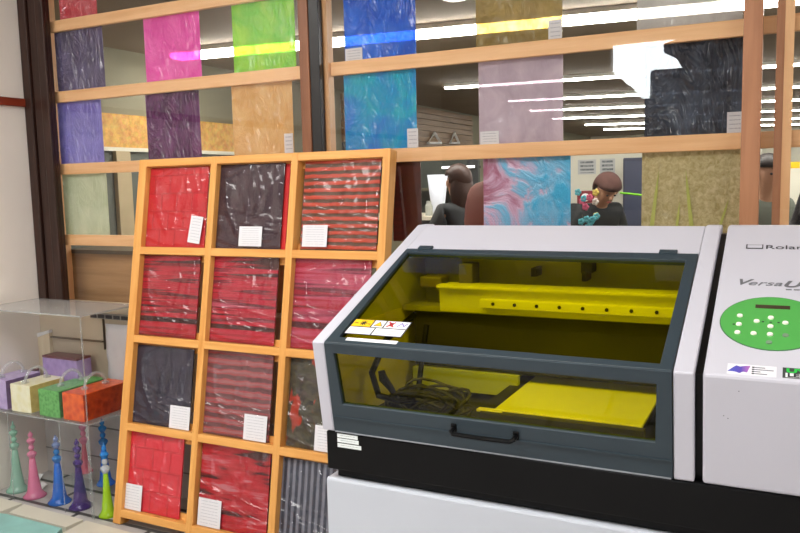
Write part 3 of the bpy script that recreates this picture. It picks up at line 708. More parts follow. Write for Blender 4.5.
# black plinth
bev(MB().box((X(.010), PD.y, .768), (X(1.262), 2.30, .869)).build('plinth', M_blackp, pr), .004)
MB().box((X(.03), PD.y+.02, .745), (X(1.24), 2.28, .768)).build('feet_bar', M_blackp, pr)
M_st = lines_mat('serial_text', 2, S(232, 238, 236), S(150, 156, 156))
for z0, x1 in ((.8555, .1035), (.843, .106), (.830, .113)):
    MB().box((X(.0435), PD.y-.0006, z0), (X(x1), PD.y, z0+.0105)).build('serial_sticker', M_st, pr)
# cabinet under the printer
cbn = thing('cabinet', (-.45, 1.95, 0), 'white painted cabinet carrying the printer', 'cabinet')
bev(MB().box((BX+.006, 1.640, .03), (BX+1.30, 2.32, .744)).build('body', M_white2, cbn), .006)
MB().box((BX+.03, 1.67, 0), (BX+1.27, 2.3, .03)).build('kick_plate', M_blackp, cbn)
MB().box((BX-.004, 1.66, .655), (BX+.006, 1.69, .705), bev=.002).build('hinge', M_blackp, cbn)
# ------------------------------------------------------------------ clear display case on the left
CX0, CX1, CY0, CY1 = -3.50, -2.802, 2.397, 2.735
cs = thing('display_case', ((CX0+CX1)/2, (CY0+CY1)/2, 0), 'clear acrylic display case of two levels standing left of the lattice rack', 'display case')
T = .006; SH = .445; TOPZ = .945
MB().box((CX0, CY0, 0.), (CX1, CY0+T, TOPZ)).build('front_panel', M_acr, cs)
MB().box((CX1-T, CY0+T, 0.), (CX1, CY1, TOPZ)).build('side_panel', M_acr, cs)
MB().box((CX0, CY0+T, TOPZ-T), (CX1-T, CY1, TOPZ)).build('top_panel', clear('top_acrylic', (.9, .91, .91), 1.6, .02, haze=.45, hazecol=(.64, .63, .62)), cs)
MB().box((CX0, CY0+T, SH-T), (CX1-T, CY1, SH)).build('shelf', clear('shelf_acrylic', (.93, .94, .94), 1.5, .02, haze=.07, hazecol=(.7, .7, .7)), cs)
b = MB()
for z in (TOPZ-.0035, SH-.0035): b.box((CX0, CY0-.001, z-.0035), (CX1, CY0+.001, z+.0035)); b.box((CX1-.001, CY0, z-.0035), (CX1+.001, CY1, z+.0035))
b.box((CX1-.003, CY0-.001, 0), (CX1+.001, CY0+.003, TOPZ)); b.build('edge', M_acre, cs)
for u, v in ((11, 460), (62, 466), (89, 470)):
    x = at(u, v, 1, CY0).x; MB().box((x-.002, CY0-.0012, 0), (x+.002, CY0+.001, SH-.01)).build('joint', M_acre, cs)
# handbags on the shelf, each with its short end to the front
def bagmat(name, a, b_, sc=30):
    m, nt, out = newmat(name); vo = N(nt, 'TexVoronoi', i_Scale=sc); vec = coords(nt); L(nt, vec, vo.inputs['Vector'])
    n = noise(nt, vec, sc*1.2, 4); c = ramp(nt, math_(nt, 'ADD', math_(nt, 'MULTIPLY', vo.outputs['Distance'], .6), math_(nt, 'MULTIPLY', n, .5)), [(.3, a), (.7, b_)])
    princ(nt, out, c, .35, 0, .5, None, .3); return m
M_hnd = clear('clear_handle', (.9, .92, .92), 1.5, .05, haze=.25, hazecol=(.9, .9, .92))
def bag(u0, v0, u1, v1, col, label, side=None, handle=True, yl=.28):
    y0 = CY0+.022
    a, c = at(u0, v0, 1, y0), at(u1, v1, 1, y0); x0, x1, z1 = a.x, c.x, (a.z+c.z)/2
    z1 = max(z1, SH+.08)
    t = thing('handbag', ((x0+x1)/2, y0+yl/2, SH), label, 'handbag', 'box handbags in the display case')
    bev(MB().box((x0, y0, SH), (x1, y0+yl, z1)).build('body', col, t), .004)
    if side: MB().box((x1-.0005, y0+.003, SH+.003), (x1+.001, y0+yl-.003, z1-.003)).build('side_panel', side, t)
    if handle:
        yc, r, xm = y0+yl*.48, .062, (x0+x1)/2
        MB().tube([(xm, yc+r*math.cos(math.pi*i/12), z1+.004+r*1.0*math.sin(math.pi*i/12)) for i in range(13)], .0075, 8).build('handle', M_hnd, t, smooth=True)
        b = MB()
        for s in (-1, 1): b.box((xm-.012, yc+s*r-.012, z1), (xm+.012, yc+s*r+.012, z1+.012))
        b.build('handle_foot', M_hnd, t)
    return t
bag(61.5, 392, 82.5, 395.5, bagmat('orange_red_resin', S(206, 58, 14), S(240, 104, 34)), 'orange red marbled box handbag nearest the rack in the display case', bagmat('deep_red_resin', S(150, 40, 14), S(196, 70, 28)))
bag(37.5, 388, 58, 392.5, bagmat('green_glitter', S(66, 150, 62), S(112, 190, 104), 60), 'green glitter box handbag between the orange and the cream handbags', bagmat('dark_green_glitter', S(44, 110, 56), S(74, 144, 84), 60))
bag(9.5, 383, 29, 387, bagmat('cream_pearl', S(244, 236, 184), S(254, 250, 220)), 'cream pearl box handbag with gold side left of the green handbag', bagmat('gold_side', S(206, 172, 84), S(228, 198, 116)), yl=.2)
bag(-14, 378, 5, 381, bagmat('lilac_pearl', S(176, 150, 210), S(204, 184, 230)), 'lilac box handbag at the left edge of the display case', bagmat('purple_side', S(96, 70, 116), S(118, 90, 140)), yl=.2)
def block(name, u0, v0, u1, v1, y0, y1, mat, label, cat, zb=SH, par=None):
    a, c = at(u0, v0, 1, y0), at(u1, v1, 1, y0)
    t = thing(name, ((a.x+c.x)/2, (y0+y1)/2, zb), label, cat); return t, a, c
# maroon topped lilac box and pale boxes at the back of the shelf
def lidbox(name, u0, u1, vt, y0, y1, body, lid, label, cat, zlid=.012):
    a, c = at(u0, vt, 1, y0), at(u1, vt, 1, y0)
    t = thing(name, ((a.x+c.x)/2, (y0+y1)/2, SH), label, cat)
    bev(MB().box((a.x, y0, SH), (c.x, y1, a.z-zlid)).build('body', body, t), .003); bev(MB().box((a.x-.001, y0-.001, a.z-zlid), (c.x+.001, y1, a.z)).build('lid', lid, t), .003); return t
M_mar = plain('maroon_lid', S(104, 44, 58), .3, var=.1)
lidbox('lidded_box', 42, 76, 355, 2.63, 2.72, bagmat('lilac_box', S(150, 126, 190), S(176, 150, 208)), M_mar, 'lilac box with maroon lid at the back of the case behind the cream handbag', 'box')
lidbox('lidded_box', -20, 24, 366, 2.63, 2.72, bagmat('plum_box', S(120, 96, 150), S(150, 124, 176)), M_mar, 'plum box with maroon lid at the back left of the case', 'box')
# what stands against the wall behind, seen through the upper level
wbx = lambda u0, v0, u1, v1, y: (at(u0, v0, 1, y), at(u1, v1, 1, y))
yb = 2.742
a, c = wbx(23, 337, 51, 360, yb)
t = thing('wooden_board', ((a.x+c.x)/2, 2.75, .5), 'pale wooden board with white slanted top behind the display case', 'board')
MB().prism([(a.x, a.z-.03), (c.x, a.z+.035), (c.x, SH), (a.x, SH)], 1, yb, yb+.018).build('board', wood('pale_ply', S(222, 204, 168), S(238, 224, 194), 2, .5, False), t)
MB().prism([(a.x-.004, a.z-.03), (c.x+.004, a.z+.037), (c.x+.004, a.z+.052), (a.x-.004, a.z-.002)], 1, yb-.002, yb+.018).build('white_edge', M_paper, t)
a, c = wbx(3, 311, 20, 352, yb)
struct(MB().box((a.x, yb, SH), (c.x, yb+.018, a.z)).build('trim_13', wood('tan_batten', S(196, 164, 122), S(214, 184, 146), 2, .5, False)))
a, c = wbx(90, 313, 129, 321, yb)
t = thing('wall_vent', ((a.x+c.x)/2, 2.75, a.z), 'dark slotted vent on the cream wall behind the display case', 'vent')
MB().box((a.x, yb, c.z), (c.x, yb+.018, a.z)).build('backing', plain('vent_grey', S(150, 146, 140), .5), t)
for k in range(5):
    x = a.x+(c.x-a.x)*(k+.1)/5; MB().box((x, yb-.004, c.z+.004), (x+(c.x-a.x)*.15, yb, a.z-.004)).build('slot', M_inkd, t)
a, c = wbx(62, 339, 101, 341.5, yb); struct(MB().box((a.x-.35, yb+.005, c.z), (c.x, yb+.018, a.z)).build('trim_14', plain('dark_groove', S(110, 92, 72), .6)))
a, c = wbx(101.5, 318, 103.5, 350, yb); struct(MB().box((a.x, yb+.004, c.z), (c.x, yb+.018, a.z)).build('trim_15', plain('dark_groove_post', S(96, 84, 72), .6)))
a, c = wbx(104, 324, 134, 352, yb)
t = thing('paper_sheet', ((a.x+c.x)/2, 2.75, c.z), 'white crumpled paper sheet hung behind the right end of the display case', 'paper')
M = Matrix.Identity(4)
MB().sheet(a.x, c.x, SH, a.z, yb+.012, .003, 12, 12, lambda p, q: .006*abs(math.sin(9*p+7*q))+.004*math.sin(13*q-5*p)**2).build('sheet', plain('crumpled_white_paper', S(232, 228, 232), .5, var=.03), t, smooth=True)
# stone cladding low on the wall
struct(MB().box((XL, 2.745, 0), (-1.2, 2.762, .435)).build('wall_back_stone', plain('grey_stone', S(190, 185, 183), .6, var=.16, scale=7)))
b = MB()
for z in (.13, .29): b.box((XL, 2.742, z), (-1.2, 2.746, z+.006))
struct(b.build('trim_16', plain('stone_joint', S(126, 121, 118), .7)))

# beaded glass cones
def glassmat(name, col, haze=.5):
    return clear(name, tuple(min(1, x*.5+.5) for x in col), 1.5, .04, haze=haze, hazecol=col)
M_bead_clear = glassmat('bead_clear', S(236, 240, 236), .4)
def cone(u, v, cone_m, bead_m, label, hh=.335, y=None, r=.054, top_m=None, zb=0):
    if y is None: p = at(u, v, 2, zb); x, y = p.x, min(max(p.y, CY0+.06), CY1-.07)
    else: x = at(u, v, 1, y).x
    x = max(x, CX0+.055)
    t = thing('glass_cone', (x, y, zb), label, 'ornament', 'beaded glass cones in the display case')
    MB().lathe([(0, 0), (r, 0), (r*1.02, .006), (r*.80, .016), (r*.62, .03), (r*.42, hh*.32), (r*.25, hh*.58), (0, hh*.60)], (x, y, zb), 20).build('cone', cone_m, t, smooth=True)
    z = hh*.585; k = 0
    for rr_ in (.0195, .014, .017, .012):
        q = MB()
        if k % 2 == 0: q.lathe([(0, z-.002), (rr_*.6, z+.001), (rr_*1.15, z+rr_), (rr_*1.2, z+rr_*1.35), (rr_*.5, z+rr_*2.0), (0, z+rr_*2.05)], (x, y, zb), 10)
        else: q.sph((x, y, zb+z+rr_), rr_, (1, 1, 1.1), 10)
        q.build('bead', bead_m if k < 2 or top_m is None else top_m, t, smooth=False); z += rr_*2.1; k += 1
    MB().cyl((x, y, zb+z-.004), (x, y, zb+hh), .006, .003, 8).build('tip', top_m or bead_m, t)
    return t
TE, PI_, BL, PU, LI = [glassmat(n, S(*c), .6) for n, c in (('glass_teal', (170, 222, 200)), ('glass_pink', (255, 142, 186)), ('glass_blue', (40, 128, 240)), ('glass_purple', (80, 48, 136)), ('glass_lime', (186, 234, 40)))]
BP = glassmat('bead_pink', S(244, 150, 186), .6); BB = glassmat('bead_blue', S(56, 150, 228), .65); BPU = glassmat('bead_violet', S(92, 64, 150), .6)
cone(4, 487, TE, TE, 'teal green glass cone at the left edge of the display case', .36)
cone(35, 496, PI_, BP, 'pink glass cone with heart beads in front, left of the blue cone', .33)
cone(60, 502, BL, BB, 'blue glass cone with blue beads in front, right of the pink cone', .335, top_m=glassmat('tip_lilac', S(150, 170, 220), .5))
cone(81, 507, PU, BPU, 'dark purple glass cone with violet beads', .335)
def riser(u, v, y, zt, label):
    p = at(u, v, 1, y); t = thing('riser_block', (p.x, y, 0), label, 'riser', 'clear riser blocks')
    MB().box((p.x-.05, y-.05, 0), (p.x+.05, y+.05, zt), bev=.002).build('block', M_acr, t); return zt
z = riser(86, 476, 2.672, .075, 'clear riser block under the rear pink cone')
cone(86, 476, glassmat('glass_rose', S(236, 118, 140), .62), BP, 'rose pink glass cone at the back behind the purple cone', .25, y=2.672, r=.036, zb=z)
z = riser(106, 484, 2.66, .04, 'clear riser block under the rear blue cone')
cone(106, 484, BL, BB, 'blue glass cone at the back hidden behind the lime cone', .335, y=2.66, r=.045, zb=z)
cone(107, 516, LI, M_bead_clear, 'lime green glass cone with clear and blue beads beside the rack', .345, top_m=BB, r=.042)
for u, v, dx, rz in ((40, 478, .0, .3), (43, 488, .0, -.2)):
    p = at(u, v, 2, .0); p.y = min(p.y, 2.64)
    t = thing('price_card', p, ('upper' if v < 480 else 'lower')+' small white price card lying behind the pink cone', 'card')
    b = MB().box((-.026, -.02, 0), (.026, .02, .003), Matrix.Rotation(rz, 4, 'Z') @ Matrix.Rotation(.5, 4, 'X') @ Matrix.Translation((0, .0, .012)))
    bmesh.ops.translate(b.b, vec=p+V((.0, .0, .002)), verts=b.b.verts[:]); b.build('card', M_paper, t)

# pale stone slabs in front with a turquoise inlay
def slab(pix, z, mat, name, th):
    pts = [at(u, v, 2, z) for u, v in pix]; return struct(MB().prism([(p.x, p.y) for p in pts], 2, z-th, z).build(name, mat))
M_sl = plain('pale_slab', S(206, 202, 186), .5, var=.05, scale=5, bmp=.1)
ZS = .028
slab([(-60, 482), (22, 503.5), (-6, 514), (-60, 500)], ZS, M_sl, 'floor_slab_1', .028)
slab([(24, 504), (83, 519.5), (66, 527), (9, 512.5)], ZS, M_sl, 'floor_slab_2', .028)
slab([(86, 520.5), (112, 527.3), (190, 548), (150, 590), (40, 545)], ZS, M_sl, 'floor_slab_3', .028)
slab([(-40, 508), (7, 514), (62, 528), (20, 570), (-60, 560)], ZS, plain('turquoise_tile', S(140, 192, 186), .35, var=.1, scale=9), 'floor_inlay', .028)

# ------------------------------------------------------------------ things in the room
def skinbody(name, verts, edges, radii, mat, parent, sub=2):
    me = bpy.data.meshes.new(name); me.from_pydata([V(v)-ORG[parent.name] for v in verts], edges, []); me.materials.append(mat)
    o = bpy.data.objects.new(name, me); COL.objects.link(o); o.parent = parent
    o.modifiers.new('skin', 'SKIN').use_smooth_shade = True
    lay = me.skin_vertices[0] if len(me.skin_vertices) else None
    if lay is None:
        me.attributes  # layer is created by the modifier through the operator only; build it with bmesh
        bm = bmesh.new(); bm.from_mesh(me); bm.verts.layers.skin.verify(); bm.to_mesh(me); bm.free(); lay = me.skin_vertices[0]
    for i, r in enumerate(radii): lay.data[i].radius = (r, r) if not isinstance(r, tuple) else r; lay.data[i].use_root = (i == 0)
    s = o.modifiers.new('sub', 'SUBSURF'); s.levels = s.render_levels = sub
    return o
M_skin = plain('skin', S(206, 158, 128), .55, var=.04)
M_hair = plain('dark_hair', S(34, 24, 20), .5, var=.2)
def person(loc, yaw, label, hscale=1.0, head_pitch=0, jacket=None, trousers=None, hat=None, hairlen=.0, arm='down', hair=M_hair, bend=0.0):
    """standing figure, +Y local = facing direction before yaw"""
    t = thing('person', loc, label, 'person'); Z = Matrix.Rotation(yaw, 4, 'Z'); k = hscale
    def P(x, y, z):
        if z > .95 and bend:
            q = Matrix.Rotation(-bend, 4, 'X') @ V((x, y, z-.95)); x, y, z = q.x, q.y, q.z+.95
        return V(loc)+(Z @ V((x, y, z)))*k
    hp = head_pitch
    J = {}
    def add(n, p, r): J[n] = (P(*p), r*k)
    add('pel', (0, 0, .95), .13); add('sp', (0, .0, 1.12), .12); add('ch', (0, .01, 1.30), .135); add('nk', (0, .0, 1.44), .055)
    add('hd0', (0, .02+.02*hp, 1.52), .075); add('hd1', (0, .025+.05*hp, 1.60), .092); add('hd2', (0, .01+.06*hp, 1.68), .075)
    for s, q in ((-1, 'l'), (1, 'r')):
        add('sh'+q, (.165*s, 0, 1.375), .042)
        if arm == 'down': el, wr, hn = (.22*s, -.02, 1.12), (.22*s, .10, .90), (.21*s, .14, .83)
        else: el, wr, hn = (.25*s, .06, 1.14), (.16*s, .30, 1.12), (.13*s, .37, 1.12)
        add('el'+q, el, .036); add('wr'+q, wr, .030); add('hn'+q, hn, .034)
        for f in range(5):
            d = V(hn)-V(wr); d.normalize(); fx = (f-2)*.014
            add(f'f{f}{q}', tuple(V(hn)+d*(.07 if f else .045)+V((fx+(-.02*s if f == 0 else 0), 0, -.01))), .0085)
        add('hip'+q, (.10*s, 0, .90), .10); add('kn'+q, (.11*s, .02, .50), .062); add('an'+q, (.11*s, -.01, .09), .042); add('to'+q, (.12*s, .15, .035), .034)
    names = list(J); idx = {n: i for i, n in enumerate(names)}
    E = [('pel', 'sp'), ('sp', 'ch'), ('ch', 'nk'), ('nk', 'hd0'), ('hd0', 'hd1'), ('hd1', 'hd2')]
    for q in 'lr':
        E += [('ch', 'sh'+q), ('sh'+q, 'el'+q), ('el'+q, 'wr'+q), ('wr'+q, 'hn'+q), ('pel', 'hip'+q), ('hip'+q, 'kn'+q), ('kn'+q, 'an'+q), ('an'+q, 'to'+q)]+[('hn'+q, f'f{f}{q}') for f in range(5)]
    skinbody('body', [J[n][0] for n in names], [(idx[a], idx[b_]) for a, b_ in E], [J[n][1] for n in names], M_skin, t)
    # clothes: same skeleton, wider
    cn = ['ch', 'sp', 'pel', 'shl', 'ell', 'wrl', 'shr', 'elr', 'wrr']; ci = {n: i for i, n in enumerate(cn)}
    ce = [('ch', 'sp'), ('sp', 'pel')]+[(a+q, b_+q) for q in 'lr' for a, b_ in (('sh', 'el'), ('el', 'wr'))]+[('ch', 'shl'), ('ch', 'shr')]
    skinbody('jacket', [J[n][0] for n in cn], [(ci[a], ci[b_]) for a, b_ in ce], [J[n][1]*(1.3 if n[:2] in ('ch', 'sp', 'pe') else 2.2 if n[:2] == 'sh' else 1.9) for n in cn], jacket, t)
    tn = ['pel', 'hipl', 'knl', 'anl', 'hipr', 'knr', 'anr']; ti = {n: i for i, n in enumerate(tn)}
    skinbody('trousers', [J[n][0] for n in tn], [(ti['pel'], ti['hip'+q]) for q in 'lr']+[(ti[a+q], ti[b_+q]) for q in 'lr' for a, b_ in (('hip', 'kn'), ('kn', 'an'))], [J[n][1]*1.25 for n in tn], trousers, t)
    hc = (J['hd1'][0]+J['hd2'][0])/2
    up = (J['hd2'][0]-J['hd0'][0]).normalized(); fwd = Z.to_3x3() @ V((0, 1, 0)); fwd = (fwd-up*fwd.dot(up)).normalized(); side = fwd.cross(up)
    HM = Matrix((side, fwd, up)).transposed().to_4x4(); HM.translation = J['hd1'][0]
    def hmesh(name, fnb, mat):
        q = MB(); fnb(q); bmesh.ops.transform(q.b, matrix=HM @ Matrix.Scale(k, 4), verts=q.b.verts[:]); return q.build(name, mat, t, smooth=True)
    hmesh('nose', lambda q: q.sph((0, .098, -.012), .016, (.8, 1.2, 1.3), 8), M_skin)
    hmesh('mouth', lambda q: q.sph((0, .083, -.055), .02, (1.2, .4, .35), 8), plain('lips', S(164, 92, 84), .5))
    for s in (-1, 1):
        hmesh('eye', lambda q: q.sph((.033*s, .084, .012), .011, (1.1, .6, .7), 8), M_inkd); hmesh('ear', lambda q: q.sph((.092*s, .0, -.005), .024, (.4, .8, 1.2), 8), M_skin)
    def cap(q, r=.112, z0=.018, drop=0):
        q.sph((0, -.012, .028), r, (1, 1.08, 1.12), 18)
        cut = [v for v in q.b.verts if v.co.z < z0 and v.co.y > -.03] + [v for v in q.b.verts if v.co.z < -.05 and v.co.y <= -.03]
        bmesh.ops.delete(q.b, geom=cut, context='VERTS')
        bmesh.ops.solidify(q.b, geom=q.b.faces[:], thickness=.006)
    hmesh('hair', lambda q: cap(q, .106, .03), hair)
    if hairlen: hmesh('hair_length', lambda q: q.sph((0, -.055, -.08), .10, (1.05, .7, 1.0+hairlen*4), 14), hair)
    if hat: hmesh('beanie', lambda q: cap(q, .118, .045), hat)
    return t
dirz = lambda dx, dy: math.atan2(-dx, dy)
M_jdark = plain('black_jacket', S(24, 28, 30), .7, var=.2); M_jeans = plain('dark_trousers', S(30, 32, 40), .8)
def pers(u, v, y, hz, d, off, *a, **k):
    """person whose mark at height hz (unscaled) is seen at (u, v)"""
    p = at(u, v, 1, y); return person((p.x+off[0], y+off[1], 0), dirz(*d), *a[:1], p.z/hz, *a[1:], **k)
pers(610, 201, 6.0, 1.43, (.62, -.78), (-.22, .26), 'person in a brown knitted beanie and black jacket bending forward behind the glass', 1.0, M_jdark, M_jeans, plain('brown_beanie', S(84, 56, 50), .9, var=.15, scale=30), bend=.42, arm='fwd')
pers(461, 180, 5.1, 1.62, (-.8, .5), (0, 0), 'person with long dark brown hair and black top at the workbench', .4, M_jdark, M_jeans, None, .25, hair=plain('brown_hair', S(62, 34, 22), .5, var=.25), arm='fwd')
pers(481, 186, 4.0, 1.42, (.6, .7), (.045, 0), 'person in a dusty red jacket partly behind the iridescent film', .5, plain('dusty_red_jacket', S(150, 84, 72), .8, var=.1), M_jeans, None, .1, arm='fwd', bend=.15)
pers(767, 172, 5.4, 1.62, (.5, -.7), (-.02, 0), 'person with short dark hair and olive grey jacket between the two window posts', .5, plain('olive_grey_jacket', S(98, 104, 92), .8), M_jeans, arm='fwd')
pers(800, 172, 3.9, 1.42, (-.8, -.3), (.17, 0), 'person in black at the right edge behind the pine post', .4, plain('black_coat', S(20, 20, 26), .75), M_jeans, arm='fwd')

# workbench with cup, funnel vase and task lamp
wb = thing('workbench', (-2.6, 5.95, 0), 'pale topped workbench behind the left half of the right window', 'table')
zt = at(440, 216.5, 1, 5.6).z
MB().box((-3.4, 5.6, zt-.03), (-2.02, 6.3, zt)).build('worktop', plain('pale_worktop', S(212, 204, 184), .4), wb)
for x in (-3.35, -2.07):
    for y in (5.65, 6.25): MB().box((x-.025, y-.025, 0), (x+.025, y+.025, zt-.03)).build('leg', M_jdark, wb)
a, c = at(428, 175, 1, 5.9), at(447, 175, 1, 5.9); xm = (a.x+c.x)/2
t = thing('funnel_vase', (xm, 5.9, zt), 'tall white tapering vase standing on the workbench', 'vase')
MB().lathe([(0, 0), (.045, 0), (.052, .02), ((c.x-a.x)/2, a.z-zt), ((c.x-a.x)/2-.012, a.z-zt), (.03, .05), (0, .05)], (xm, 5.9, zt), 20).build('vase', plain('white_ceramic', S(206, 212, 226), .4), t, smooth=True)
p = at(455, 213, 1, 5.85)
t = thing('cup', (p.x, 5.85, zt), 'white cup on the workbench right of the tapering vase', 'cup')
MB().lathe([(0, 0), (.04, 0), (.052, .1), (.046, .1), (.036, .01), (0, .01)], (p.x, 5.85, zt), 18).build('cup', plain('white_cup', S(230, 224, 210), .4), t, smooth=True)
p = at(429, 214, 1, 5.75)
t = thing('glass_jar', (p.x, 5.75, zt), 'small jar on the workbench left of the tapering vase', 'jar')
MB().lathe([(0, 0), (.03, 0), (.03, .08), (.02, .1), (.02, .12), (0, .12)], (p.x, 5.75, zt), 14).build('jar', plain('pale_jar', S(160, 164, 156), .2), t)
a, c = at(443, 166.5, 1, 6.5), at(474, 170, 1, 6.5)
t = thing('task_lamp', (a.x, 6.5, a.z), 'slim white tube lamp fixed to the dark shelf unit above the workbench', 'lamp')
MB().box((a.x, 6.47, c.z+.02), (c.x, 6.52, a.z)).build('tube', emit('task_tube', (1, .97, .92), 3.0), t)
for x in (a.x+.04, c.x-.04): MB().box((x-.01, 6.52, a.z-.02), (x+.01, 6.75, a.z)).build('bracket', M_jdark, t)
# dark shelf unit and screens behind the workbench
a, c = at(420, 163, 1, 6.6), at(472, 163, 1, 6.6)
t = thing('shelf_unit', ((a.x+c.x)/2, 6.8, 0), 'dark green grey shelf unit behind the workbench', 'shelf')
MB().box((a.x-.15, 6.75, 0), (c.x+.0, 6.8, a.z+.02)).build('back_board', plain('shelf_dark', S(58, 64, 58), .6, var=.2), t)
for z in (.4, .8, 1.15, 1.42): MB().box((a.x-.15, 6.55, z), (c.x, 6.75, z+.025)).build('shelf_board', plain('shelf_brown', S(84, 78, 58), .6), t)
for x in (a.x-.15, c.x-.03): MB().box((x, 6.55, 0), (x+.03, 6.75, a.z+.02)).build('side', M_jdark, t)
# pale partition with pinned prints behind the beanie person
yp = 7.2; a, c = at(562, 150, 1, yp), at(650, 150, 1, yp)
t = thing('partition', ((a.x+c.x)/2, yp+.05, 0), 'pale partition panel behind the person in the beanie', 'partition')
MB().box((a.x-.3, yp, 0), (c.x+.9, yp+.06, 1.72)).build('panel', M_ipale, t)
for i, (u0, v0, u1, v1, nm) in enumerate(((578, 160, 596, 174, 'left'), (600, 159, 615, 174, 'right'))):
    a, c = at(u0, v0, 1, yp), at(u1, v1, 1, yp)
    q = thing('pinned_print', ((a.x+c.x)/2, yp, c.z), f'{nm} of the two grey prints pinned above the beanie', 'print')
    MB().box((a.x, yp-.004, c.z), (c.x, yp, a.z)).build('sheet', lines_mat('print_'+nm, 4, S(184, 186, 186), S(84, 92, 96), .55), q)
a, c = at(623, 158, 1, 6.9), at(648, 205, 1, 6.9)
t = thing('storage_locker', ((a.x+c.x)/2, 7.0, 0), 'dark blue grey locker right of the pinned prints', 'cabinet')
MB().box((a.x, 6.9, 0), (c.x, 7.15, a.z), bev=.01).build('body', plain('locker_blue', S(58, 62, 80), .4), t)
MB().box((a.x+.02, 6.885, .2), (c.x-.02, 6.9, a.z-.03)).build('door', plain('locker_door', S(66, 72, 92), .35), t)
a, c = at(577, 191, 1, 6.6), at(594, 204, 1, 6.6)
t = thing('red_box', ((a.x+c.x)/2, 6.7, c.z-.1), 'dark red box with a pale disc left of the beanie', 'box')
MB().box((a.x, 6.6, 0), (c.x, 6.8, a.z), bev=.005).build('body', plain('dark_red', S(120, 36, 44), .5), t)
q = MB().cyl(((a.x+c.x)/2, 6.594, (a.z+c.z)/2), ((a.x+c.x)/2, 6.6, (a.z+c.z)/2), .035, n=18); q.build('disc', M_paper, t)
# flower bunch by the shoulder
p = at(586, 210, 1, 5.45)
t = thing('paper_flowers', (p.x, 5.45, p.z-.15), 'bunch of pink, yellow and turquoise paper flowers left of the beanie', 'flowers')
rr = random.Random(5); FM = [plain(n, S(*cc), .6) for n, cc in (('flower_pink', (214, 96, 130)), ('flower_yellow', (214, 190, 92)), ('flower_turquoise', (86, 176, 190)), ('flower_white', (214, 206, 200)))]
for k in range(14):
    q = V((p.x+rr.uniform(-.06, .07), 5.45+rr.uniform(-.04, .04), p.z+rr.uniform(-.12, .14)))
    b = MB()
    for j in range(5): b.sph(q+V((.014*math.cos(j*1.257), 0, .014*math.sin(j*1.257))), .0125, (1, .5, 1), 6)
    b.build('flower', FM[2 if q.z < p.z-.05 else k % 4], t)
MB().lathe([(0, 0), (.05, 0), (.06, p.z-.12-.0), (0, p.z-.12)], (p.x, 5.45, 0), 12).build('stand', M_jdark, t)
a, c = at(620, 193, 1, 5.5), at(662, 197, 1, 5.5)
t = thing('green_stick', ((a.x+c.x)/2, 5.5, a.z), 'thin neon green stick in front of the person in the beanie', 'stick')
MB().tube([a, c], .007, 8).build('stick', plain('neon_green', S(120, 200, 30), .5), t)
MB().cyl((c.x, 5.5, 0), (c.x, 5.5, c.z), .012, n=8).build('stand', M_jdark, t)
# coloured files behind the person in black
a, c = at(789, 162, 1, 6.4), at(806, 168, 1, 6.4)
t = thing('file_shelf', (a.x+.3, 6.5, 0), 'low white shelf with a yellow and a red file at the right edge', 'shelf')
MB().box((a.x-.05, 6.4, 0), (a.x+.6, 6.7, c.z), bev=.004).build('body', M_ipale, t)
for i, (nm, cc) in enumerate((('yellow', (236, 196, 30)), ('red', (196, 36, 40)))):
    q = thing('file_folder', (a.x+.04+.075*i, 6.5, c.z), f'{nm} file on the low white shelf', 'file')
    MB().box((a.x+.012+.065*i, 6.4, c.z), (a.x+.07+.065*i, 6.6, a.z), bev=.003).build('folder', plain('file_'+nm, S(*cc), .5), q)
# low brown cabinet behind the left display rack
t = thing('low_cabinet', (-2.7, 3.1, 0), 'low brown wooden cabinet standing behind the left window', 'cabinet')
MB().box((-3.48, 2.935, 0), (-1.9, 3.35, 1.165)).build('carcass', wood('tan_plywood', S(150, 112, 72), S(178, 138, 96), 0, .45, False), t)
MB().box((-3.50, 2.92, 1.165), (-1.88, 3.37, 1.185)).build('top', plain('cabinet_top', S(96, 84, 66), .4), t)
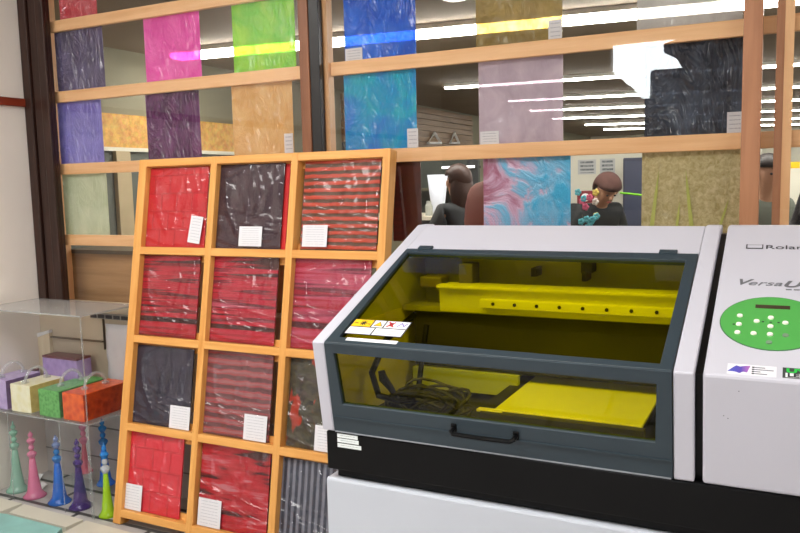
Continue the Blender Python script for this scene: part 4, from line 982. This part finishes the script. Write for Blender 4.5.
# white hangers on the charcoal panel
for i, (u0, u1) in enumerate(((428, 441), (450, 459))):
    y0 = 0
    p, q = at(u0, 143, 0, XI+.06), at(u1, 143, 0, XI+.06); pk = at((u0+u1)/2, 133, 0, XI+.06)
    t = thing('easel_stand', p, ('nearer' if i == 0 else 'farther')+' white triangular stand on the charcoal panel of the far left wall', 'stand')
    MB().tube([p, pk, q], .022, 6, True).build('triangle', M_paper, t)
# round ceiling fixture and dark ceiling slats
p = at(455, 0, 2, ZI-.05)+V((0, 0, .05))
t = thing('ceiling_dome', p, 'round white domed fixture on the brown ceiling', 'ceiling light')
MB().lathe([(0, -.05), (.07, -.045), (.115, -.02), (.12, 0), (0, 0)], p, 24).build('dome', plain('dome_white', S(216, 216, 226), .3), t, smooth=True)
MB().lathe([(.115, -.024), (.15, -.018), (.15, 0), (.115, 0)], p, 24).build('ring', plain('dome_ring', S(170, 166, 168), .4), t)
# ------------------------------------------------------------------ light
def area(name, loc, sx, sy, power, col=(1, .985, .96), rot=(0, 0, 0)):
    l = bpy.data.lights.new(name, 'AREA'); l.shape = 'RECTANGLE'; l.size = sx; l.size_y = sy; l.energy = power; l.color = col
    o = bpy.data.objects.new(name, l); COL.objects.link(o); o.location = loc; o.rotation_euler = rot; return o
area('hall_lamps', (-1.9, .5, ZC-.02), 3.0, 1.1, 100)
area('overhead_fill_right', (1.7, .45, ZC-.02), 1.8, 1.0, 45)  # unseen overhead fill added to brighten the printer's inside and control panel
area('low_front_fill', (-1.7, YF+.05, .57), 3.4, .76, 21, (1, .99, .98), (math.pi/2, 0, 0))  # unseen low fill added behind the camera to brighten the fronts
w = bpy.data.worlds.new('sky'); SC.world = w; w.use_nodes = True
w.node_tree.nodes['Background'].inputs[0].default_value = (.92, .97, 1, 1); w.node_tree.nodes['Background'].inputs[1].default_value = 28
w.cycles.sampling_method = 'NONE'
SC.cycles.use_denoising = True
SC.cycles.max_bounces = 10; SC.cycles.diffuse_bounces = 4; SC.cycles.glossy_bounces = 4; SC.cycles.transparent_max_bounces = 24
SC.cycles.sample_clamp_indirect = 8
SC.view_settings.view_transform = 'Standard'; SC.view_settings.look = 'None'; SC.view_settings.gamma = 1; SC.view_settings.use_curve_mapping = False
SC.view_settings.exposure = 0.0
